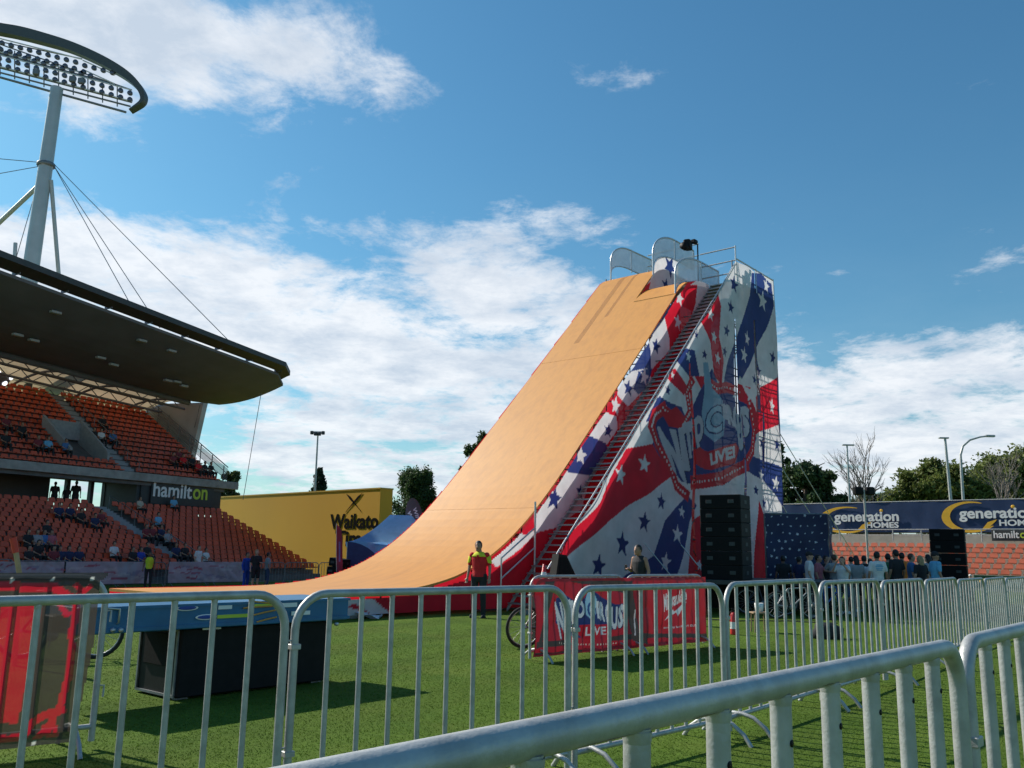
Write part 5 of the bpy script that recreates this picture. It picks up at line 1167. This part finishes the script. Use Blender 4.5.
# steward in red
p = person('man in a red and yellow polo shirt and black trousers standing by the ramp skirt', -.72, 21.7, 0, R(-14), 1.86, 'red', 'black', SK2, 'short', 'black', ('down', 'down'), 'short', 'long', head=(.8, -.7), vox=.013)
m = MB(); m.loft([(0, .0, 1.365, .200, .132), (0, .0, 1.39, .190, .126), (0, .01, 1.43, .155, .105), (0, .01, 1.475, .080, .078)]); m.build('yoke', CT['hivis'], p)
m = MB(); m.poly([(-.03, 1.40), (.03, 1.40), (0, 1.30)], lambda q: (q[0], -.145, q[1]), lambda q: (q[0], -.128, q[1])); m.build('collar', CT['red'], p)
for s in (-1, 1): m = MB(); m.caps((s * .195, .01, 1.34), (s * .222, .022, 1.24), .072, .066); m.build('sleeve_panel', CT['hivis'], p)
# man with phone
ph = person('man in a black singlet looking down at his phone behind the red banner', 3.12, 21.2, 0, R(-50), 1.84, 'black', 'black', SK2, 'short', 'black', ('down', 'phone'), 'none', 'long', head=(1.4, 0), vox=.013)
MB().box((-.09, -.36, 1.20), (.07, .02, .13), 0, .008).build('phone', BLACK, ph)
# crowd on the right
def ppl(px, Y, label, head_y, **k):
    q = at(px, 560, Y); H = (at(px, head_y, Y)[2]); return person(label, q[0], Y, 0, k.pop('rz', 0), H, **k)
ppl(809, 26.0, 'man in a white T-shirt and dark cap at the left end of the crowd', 551, top='white', bot='denim', hair='cap', hcol='black', rz=R(75), arms=('down', 'down'))
ppl(818, 27.2, 'person in a pink T-shirt with one arm stretched out', 554, top='pink', bot='black', rz=R(60), arms=('reach', 'down'), skin=SK2, hcol='black')
ppl(826, 28.6, 'dark haired person in black behind the one in pink', 555, top='black', bot='black', rz=R(40), hcol='black', skin=SK2)
ppl(834, 27.4, 'person in grey beside the woman taking a photo', 554, top='grey', bot='denim', rz=R(190), hcol='brown', arms=('ear', 'down'))
ppl(842, 25.6, 'woman in a white top and shorts holding up a phone to take a photo', 556, top='white', bot='denim', hair='long', hcol='brown', rz=R(-40), arms=('photo', 'photo'), legs='short', shoes='white')
ppl(856, 26.6, 'person in a pale grey T-shirt with a dark ponytail, seen from behind', 555, top='grey', bot='black', hair='long', hcol='black', rz=R(180), legs='short', shoes='white')
ppl(864, 28.3, 'person in black between the grey and the white T-shirts', 555, top='black', bot='black', hcol='black', rz=R(160))
q = ppl(877, 25.8, 'broad man in a white T-shirt with a blue print on the back', 551, top='white', bot='black', hcol='black', rz=R(180), skin=SK2)
m = MB()
for r_, w_ in ((1.36, .17), (1.32, .22), (1.27, .20), (1.22, .16)): m.box((0, .139, r_), (w_, .008, .028))
m.build('shirt_print', CT['sky'], q)
ppl(888, 27.6, 'person in dark green with short black hair in the crowd', 553, top='green', bot='black', hcol='black', rz=R(150))
ppl(896, 26.8, 'tall man in black standing right of the printed T-shirt', 549, top='black', bot='black', hcol='black', rz=R(200), skin=SK2)
ppl(902, 28.6, 'person in an orange shirt behind the tall man in black', 552, top='orange', bot='black', hcol='black', rz=R(180), skin=SK2)
ppl(911, 27.0, 'man in a blue shirt turned towards the blond woman', 553, top='blue', bot='denim', hcol='brown', rz=R(80))
ppl(920, 26.6, 'woman with long blond hair in a black top', 555, top='black', bot='black', hair='long', hcol='blond', rz=R(200))
ppl(935, 26.0, 'man in a plain blue shirt and dark cap, right end of the crowd', 551, top='sky', bot='denim', hair='cap', hcol='black', rz=R(95), skin=SK2)
ppl(783, 28.5, 'person in black lost against the starry blue screen', 555, top='black', bot='black', hcol='black', rz=R(180), skin=SK3)
ppl(969, 34, 'person with a white cap low behind the barriers by the terrace', 574, top='grey', bot='black', hair='cap', hcol='white', rz=R(180))
ppl(851, 29.2, 'person in white with short dark hair at the back of the crowd', 556, top='white', bot='black', hcol='black', rz=R(170))
ppl(870, 27.0, 'short person in white squeezed beside the printed T-shirt', 558, top='white', bot='denim', hair='bun', hcol='brown', rz=R(150))
ppl(928, 28.4, 'person in grey and dark hair left of the plain blue shirt', 554, top='grey', bot='black', hair='long', hcol='black', rz=R(200))
ppl(799, 28.0, 'person in dark clothes beside the starry screen edge', 556, top='navy', bot='black', hcol='black', rz=R(120), skin=SK2)
# left field people
person('steward in a yellow vest at the gap between the pink banners', -16.0, 39.6, gz(-16, 39.6), R(20), 1.62, 'hivis', 'black', SK3, 'short', 'black', sleeve='none')
person('man in black shorts and top with fair hair, middle of three on the far grass', -11.25, 39.6, -.29, R(35), 1.78, 'black', 'black', SK1, 'short', 'blond', legs='short', arms=('phone', 'down'))
person('person in blue patterned clothes, left of three on the far grass', -11.75, 39.9, -.29, R(60), 1.64, 'royal', 'royal', SK2, 'short', 'black', sleeve='long')
person('person mostly hidden behind the man in black on the far grass', -10.95, 40.4, -.29, R(120), 1.66, 'grey', 'denim', SK2, 'short', 'black')
person('man in a white shirt standing at the foot of the stand aisle', -15.6, 44.6, -.10, R(70), 1.72, 'white', 'cream', SK1, 'short', 'brown', legs='short')
# spectators in the stand
def stand_world(u, v, z): P2 = np.array(GO) + GU * u + GV * v; return (P2[0], P2[1], z - .3)
def spectator(px, py, tier, top, label, hcol='black', skin=SK2, group=None, bot='black'):
    best = None
    for i in range(15):
        v = lowv(i) if tier == 0 else upv(i); u, z = gplane(px, py, v); zz = (lowz(i) if tier == 0 else upz(i)) + .35
        if best is None or abs(z - zz) < best[0]: best = (abs(z - zz), i, u)
    i, u = best[1], best[2]; w_ = stand_world(u, (lowv(i) if tier == 0 else upv(i)) + .02, (lowz(i) if tier == 0 else upz(i)) - .43)
    return person(label, *w_, LA + R(random.uniform(-12, 12)), 1.72, top, bot, skin, 'short', hcol, ('lap', 'lap'), 'short', 'long', True, vox=.03, group=group, bare_parts=True)
GL, GUp = 'dark clothed spectators of the lower tier', 'dark clothed spectators of the upper tier'
for (x, y) in ((28, 541), (47, 528), (29, 554), (38, 553), (54, 554), (60, 554), (69, 554), (79, 554), (133, 554), (59, 512), (70, 512), (81, 519), (95, 521), (101, 520), (146, 534), (152, 532), (161, 534), (176, 551), (185, 551), (147, 553)):
    spectator(x, y, 0, random.choice(['black', 'navy', 'black', 'maroon']), 'dark clothed spectator seated among the orange seats of the lower tier', group=GL)
for (x, y) in ((6, 424), (22, 430), (6, 439), (38, 445), (103, 420), (94, 434), (173, 459), (179, 457), (192, 462), (205, 467), (211, 468)):
    spectator(x, y, 1, random.choice(['black', 'navy', 'maroon', 'black']), 'dark clothed spectator seated among the seats of the upper tier', group=GUp)
for (x, y, tr, c_, lb) in ((37, 541, 0, 'grey', 'spectator in pale grey, left of the blue one, in the lower tier'), (44, 540, 0, 'blue', 'spectator in dull blue in the group at the left of the lower tier'), (51, 541, 0, 'pink', 'spectator in pale pink at the right of the left hand group'), (114, 550, 0, 'white', 'lone spectator in white near the front of the lower tier'),
                        (141, 554, 0, 'royal', 'spectator in bright blue in the front rows above the pink banner'), (168, 538, 0, 'grey', 'spectator in light grey beside the lower tier aisle'), (158, 522, 0, 'sky', 'spectator in sky blue sitting on the lower tier aisle'), (140, 504, 0, 'cream', 'spectator in cream at the top of the lower tier aisle'),
                        (174, 499, 0, 'sky', 'spectator in light blue right under the hamilton sign'), (206, 555, 0, 'white', 'spectator in white in the front row beside the standing man'), (48, 445, 1, 'sky', 'spectator in bright blue left of the tunnel in the upper tier'), (66, 446, 1, 'blue', 'spectator in blue at the edge of the tunnel opening'),
                        (101, 437, 1, 'white', 'spectator in white right of the upper aisle'), (113, 436, 1, 'blue', 'spectator in blue beside the one in white, upper tier'), (183, 462, 1, 'red', 'spectator in red near the right end of the upper tier'), (198, 468, 1, 'red', 'spectator in red lowest in the right end group of the upper tier')):
    spectator(x, y, tr, c_, lb)
for (px, hh, lb) in ((76, 1.85, 'tall figure standing in the bright concourse opening'), (67, 1.5, 'shorter figure left of the tall one in the concourse opening'), (55, 1.7, 'figure at the left side of the concourse opening')):
    u, z = gplane(px, 490, 11.4); w_ = stand_world(u, 11.4, 3.75); person(lb, *w_, LA + R(150), hh, 'black', 'black', SK3, 'short', 'black', vox=.03, bare_parts=True)

# ================================================================== sound, stage and screens
def speaker_unit(m_parent, x, y, z, w_, d_, h_, name='speaker_cabinet'):
    m = MB(); m.box((x, y, z), (w_, d_, h_), 0, .02); o = m.build(name, BLACK, m_parent)
    m = MB(); m.box((x, y - d_ / 2 - .003, z), (w_ - .06, .008, h_ - .06)); m.build('grille', GRILLE, o)
    for s in (-1, 1):
        m = MB(); m.box((x + s * w_ * .27, y - d_ / 2 - .010, z), (.17, .012, .10), 0, .01); m.build('handle', DGREY, o)
    m = MB(); m.box((x + w_ / 2 + .002, y, z), (.006, .2, .1)); m.build('handle', DGREY, o)
p0 = at(703, 600, 24.6)
stg = empty('stage', (p0[0] - .3, 24.3, 0), R(0), 'low black stage deck under the tall speaker stack', 'stage')
MB().box((2.3, 1.5, .86), (4.4, 3.0, .12), 0, .01).build('deck', DGREY, stg)
for x in (.15, 2.3, 4.4):
    for y in (.1, 2.9): MB().tube([(x, y, 0), (x, y, .8)], .03).build('leg', DSTEEL, stg)
MB().box((2.3, 2.6, .42), (4.3, .04, .78)).build('skirt', BLACK, stg)
stk = empty('speaker_stack', (p0[0] + .02, 24.9, .92), R(-32), 'tall black speaker stack in front of the tower banner', 'speaker')
for k in range(6): speaker_unit(stk, .60, .45, .195 + k * .39, 1.18, .9, .385)
ps = at(933, 600, 33.5); st2 = empty('speaker_stack', (ps[0], 33.5, 0), R(-30), 'black speaker stack standing between the crowd and the terrace seats', 'speaker')
for k in range(6): speaker_unit(st2, .62, .4, .23 + k * .45, 1.2, .75, .44)
ps = at(321, 600, 37); st3 = empty('speaker_stack', (ps[0], 37, -.25), R(0), 'small leaning speaker stack left of the blue tent', 'speaker'); st3.rotation_euler = (0, R(6), R(-10))
for k in range(4): speaker_unit(st3, .38 + .03 * k, .3, .20 + k * .37, .72, .6, .34)
# starry screen
ps = at(768, 600, 31); scr = empty('starry_screen', (ps[0], 31, 0), R(-4), 'navy fabric screen covered in small white stars behind the crowd', 'screen'); NB = (.008, .018, .075)
W_ = at(828, 560, 31)[0] - ps[0]
for (nm_, a1, ff, sd) in (('front_sheet', W_, lambda a, b, wv: (a, wv - .02, b), 5), ('side_sheet', 1.5, lambda a, b, wv: (W_ + .02 + wv * .6 + a * .35, a, b), 6)):
    c = Cloth(0, a1, .02, 3.05, .022, NB); r_ = random.Random(sd)
    for j in range(11):
        for i in range(int(a1 / .27) + 1): c.star((i * .27 + (.13 if j % 2 else 0) + r_.uniform(-.06, .06), .15 + j * .28 + r_.uniform(-.06, .06)), r_.choice([.03, .04, .055]), (.62, .66, .74), r_.uniform(0, 1), .5)
    c.build(nm_, VINYL, scr, ff, .06, .9, sd)
m = MB()
for x in (0, W_): m.tube([(x, .05, 0), (x, .05, 3.05)], .04)
m.tube([(0, .05, 3.05), (W_, .05, 3.05)], .04); m.tube([(W_, .05, 3.05), (W_ + .5, 1.5, 3.05)], .04); m.build('frame', DSTEEL, scr)
# tent
tx, ty = at(399, 560, 40)[0], 40.0
tn = empty('gazebo_tent', (tx, ty, -.28), R(6), 'blue pop up tent behind the foot of the ramp', 'tent')
hw, eh, pk = 2.15, 2.15, 3.38; m = MB(); vs = []; n_ = 8
for sdi in range(4):
    c0 = [(-hw, -hw), (hw, -hw), (hw, hw), (-hw, hw)][sdi]; c1 = [(-hw, -hw), (hw, -hw), (hw, hw), (-hw, hw)][(sdi + 1) % 4]; g = []
    for j in range(n_ + 1):
        u = j / n_; zz = eh + (pk - eh) * (u ** 1.5); f_ = 1 - u * .78
        for i in range(n_ + 1): q = i / n_; x = (c0[0] * (1 - q) + c1[0] * q) * f_; y = (c0[1] * (1 - q) + c1[1] * q) * f_; g.append((x, y, zz - .12 * math.sin(math.pi * q) * (1 - u)))
    m.add(g, [(j * (n_ + 1) + i, j * (n_ + 1) + i + 1, (j + 1) * (n_ + 1) + i + 1, (j + 1) * (n_ + 1) + i) for j in range(n_) for i in range(n_)], True)
h_ = hw * .22; m.add([(-h_, -h_, pk), (h_, -h_, pk), (h_, h_, pk), (-h_, h_, pk)], [(0, 1, 2, 3)]); m.build('roof', TENT, tn)
c = Cloth(-hw, hw, .05, eh, .12, (.09, .27, .58))
for (nm_, ff) in (('wall', lambda a, b, wv: (a, -hw + wv, b)), ('wall', lambda a, b, wv: (-hw + wv, a, b)), ('wall', lambda a, b, wv: (a, hw + wv, b))): c.build(nm_, TENT, tn, ff, .10, 1.1, 11)
m = MB(); vs = [(-hw * math.cos(.0), -hw - .06, .1)] + [(-hw + 1.75 * math.sin(a), -hw - .06, .25 + 1.9 * math.cos(a)) for a in np.linspace(0, 1.35, 9)]; m.poly([(p_[0], p_[2]) for p_ in vs], lambda q: (q[0], -hw - .12, q[1]), lambda q: (q[0], -hw - .10, q[1])); m.build('shadow_arc', mat('tent_shadow', (.015, .05, .17), .7), tn)  # dark blue sheet standing in for the tent's own curved shadow on its wall
for x in (-hw, hw):
    for y in (-hw, hw): MB().tube([(x, y, 0), (x, y, eh)], .03).build('leg', ALU, tn)
# feather flags
ff_ = at(337, 560, 36.5); fl = empty('feather_flag', (ff_[0], 36.5, -.25), 0, 'narrow dark red feather flag left of the blue tent', 'flag')
MB().tube([(.08, 0, 0), (-.03, 0, 1.4), (-.10, 0, 2.85)], .015).build('pole', ALU, fl)
c = Cloth(0, .26, .25, 2.8, .02, (.25, .012, .05)); c.text('OPEN', lambda u, v: (.19 - v * .1, .9 + u * 1.2), (.5, .3, .4), .02) if 0 else None
c.poly([(.10, 1.3), (.16, 1.3), (.16, 2.1), (.10, 2.1)], (.22, .14, .40)); c.keep([(0, .25), (.26, .25), (.26, 2.2), (.2, 2.6), (.06, 2.8), (0, 2.8)]); c.build('cloth', VINYL, fl, lambda a, b, wv: (a + .07 - b * .06, wv, b), .03, .7, 8)
fx = at(410, 560, 41); fl2 = empty('feather_flag', (fx[0] + .25, 41, -.3), R(0), 'charcoal rounded flag with white letters and a pink foot, above the blue tent', 'flag')
MB().tube([(.25, .02, 0), (.0, .02, 2.2), (-.42, .02, 3.3)], .02).build('pole', ALU, fl2)
c = Cloth(-.62, .40, 2.2, 4.25, .016, (.085, .07, .08)); c.poly([(-.5, 2.2), (.4, 2.2), (.4, 2.62), (-.5, 2.85)], (.62, .10, .16))
c.text('WEB', lambda u, v: (-.32 + u * .30 - (1 - v) * .16, 3.55 - u * .62 - (1 - v) * .05), (.7, .68, .7), .03); c.text('WIN', lambda u, v: (-.06 + u * .22 - (1 - v) * .16, 3.72 - u * .62 - (1 - v) * .05), (.7, .68, .7), .03)
c.keep([(-.12 + .42 * math.cos(a) - .12 * math.sin(a), 3.15 + 1.0 * math.sin(a)) for a in np.linspace(0, 6.2832, 30)]); c.build('cloth', VINYL, fl2, lambda a, b, wv: (a, wv, b + .12), .03, .9, 12)
# wand held up at the left, small things
pw = at(18, 575, 12); wn = empty('marker_pole', (pw[0], 12, 0), 0, 'pale pole with a red sleeve on its tip behind the left edge banner', 'pole')
q0, q1, q2 = at(19.5, 574, 12), at(16, 553, 12), at(13, 538, 12)
MB().tube([(.1, 0, 0), (q0[0] - pw[0], 0, q0[2]), (q1[0] - pw[0], 0, q1[2])], .035, 8).build('shaft', mat('pale_wood', (.5, .3, .15), .7), wn)
MB().tube([(q1[0] - pw[0], 0, q1[2]), (q2[0] - pw[0], 0, q2[2])], .055, 10, True, [.04, .045]).build('sleeve', mat('sleeve_red', (.65, .05, .02), .6), wn)
c = Cloth(-.6, .6, -.35, .35, .05, (.6, .62, .68)); ob = c.build('sheet', VINYL, None, lambda a, b, wv: (a, b, .06 + wv), .09, .5, 14); g_ = ray(355, 618); k = -EYE / g_[2]; ob.location = (g_[0] * k, g_[1] * k, .0); tag(ob, 'crumpled pale plastic sheet lying on the grass by the ramp skirt', 'sheet')
ec = empty('equipment_case', (.85, 17.2, 0), R(20), 'black upright case behind the left end of the red banner', 'case')
MB().box((.2, 0, .5), (.6, .45, 1.0), 0, .02).build('body', BLACK, ec); MB().box((.2, -.232, .6), (.3, .012, .12), 0, .01).build('handle', DSTEEL, ec)
wd_ = empty('stage_monitor', (.85, 17.2, 1.0), R(20), 'dark wedge shaped monitor standing on the black case', 'speaker')
MB().poly([(-.02, 0), (.50, 0), (.22, .54), (.06, .56)], lambda p: (p[0], -.16, p[1]), lambda p: (p[0], .16, p[1])).build('body', BLACK, wd_); MB().poly([(.05, .04), (.44, .04), (.21, .49), (.09, .5)], lambda p: (p[0], -.172, p[1]), lambda p: (p[0], -.162, p[1])).build('grille', GRILLE, wd_)
cn = empty('traffic_cone', (.66, 16.7, 1.005), 0, 'small red and white cone standing beside the dark wedge monitor', 'cone'); m = MB(); m.lathe((0, 0, 0), [(.10, 0), (.10, .03), (.075, .03), (.02, .36), (.001, .37)], 14); m.build('body', REDP, cn); m = MB(); m.lathe((0, 0, 0), [(.0625, .13), (.046, .22)], 14); m.build('band', WHITE, cn)
cc = empty('equipment_case', (.62, 16.75, 0), R(20), 'low black case carrying the small cone', 'case'); MB().box((0, 0, .5), (.34, .3, 1.0), 0, .02).build('body', BLACK, cc); MB().box((0, -.156, .7), (.18, .012, .08), 0, .01).build('handle', DSTEEL, cc)
fe = empty('fire_extinguisher', (4.62, 18.4, 0), 0, 'red fire extinguisher on the grass seen through the barriers', 'fire extinguisher'); fe.scale = (.8, .8, .85); m = MB(); m.lathe((0, 0, 0), [(.001, 0), (.085, 0), (.09, .03), (.09, .42), (.06, .5), (.025, .53)], 16); m.build('cylinder', REDP, fe)
m = MB(); m.tube([(0, 0, .53), (0, 0, .58)], .02); m.box((.03, 0, .60), (.14, .03, .03), 0, .005); m.build('valve', BLACK, fe); m = MB(); m.lathe((0, 0, 0), [(.0915, .14), (.0915, .30)], 16); m.build('label_band', WHITE, fe); m = MB(); m.tube([(-.02, 0, .56), (-.12, 0, .5), (-.12, 0, .2)], .012, 6); m.build('hose', BLACK, fe)
bk = empty('bucket', (5.35, 19.1, 0), 0, 'white bucket on a small stool right of the fire extinguisher', 'bucket'); m = MB(); m.lathe((0, 0, .42), [(.001, 0), (.08, 0), (.095, .18), (.085, .18), (.07, .03)], 16); m.build('body', WHITE, bk)
so_ = empty('stool', (5.35, 19.1, 0), 0, 'small wooden stool carrying the white bucket', 'stool'); MB().box((0, 0, .40), (.34, .34, .035), 0, .01).build('seat', mat('stool_wood', (.3, .2, .12), .7), so_)
for x in (-.13, .13):
    for y in (-.13, .13): MB().tube([(x * 1.1, y * 1.1, 0), (x, y, .385)], .014).build('leg', mat('stool_wood'), so_)
bg_ = empty('kit_bag', (6.35, 17.9, 0), R(10), 'bulky black kit bag on the grass between barriers and bicycles', 'bag'); m = MB(); m.loft([(0, 0, .0, .30, .18), (0, 0, .10, .34, .20), (.05, 0, .20, .30, .18), (-.03, 0, .27, .22, .13), (0, 0, .30, .12, .06)], 18); m.build('body', cl('bag', (.02, .02, .022)), bg_)
MB().tube([(-.2, 0, .22), (-.12, 0, .37), (.12, 0, .37), (.2, 0, .22)], .015).build('handle', BLACK, bg_)

for i, (pts, lb) in enumerate((([(4.2, 24.0), (4.6, 22.6), (5.6, 21.9), (6.9, 22.2), (8.2, 21.6)], 'black cable snaking over the grass in front of the stage'),)):
    P_ = []
    for j in range(len(pts) - 1):
        for q in range(6): u = q / 6; P_.append((pts[j][0] * (1 - u) + pts[j + 1][0] * u, pts[j][1] * (1 - u) + pts[j + 1][1] * u + .08 * math.sin(j * 3 + u * 5), .022))
    tag(MB().tube(P_, .014, 6).build('cable', RUBBER), lb, 'cable')
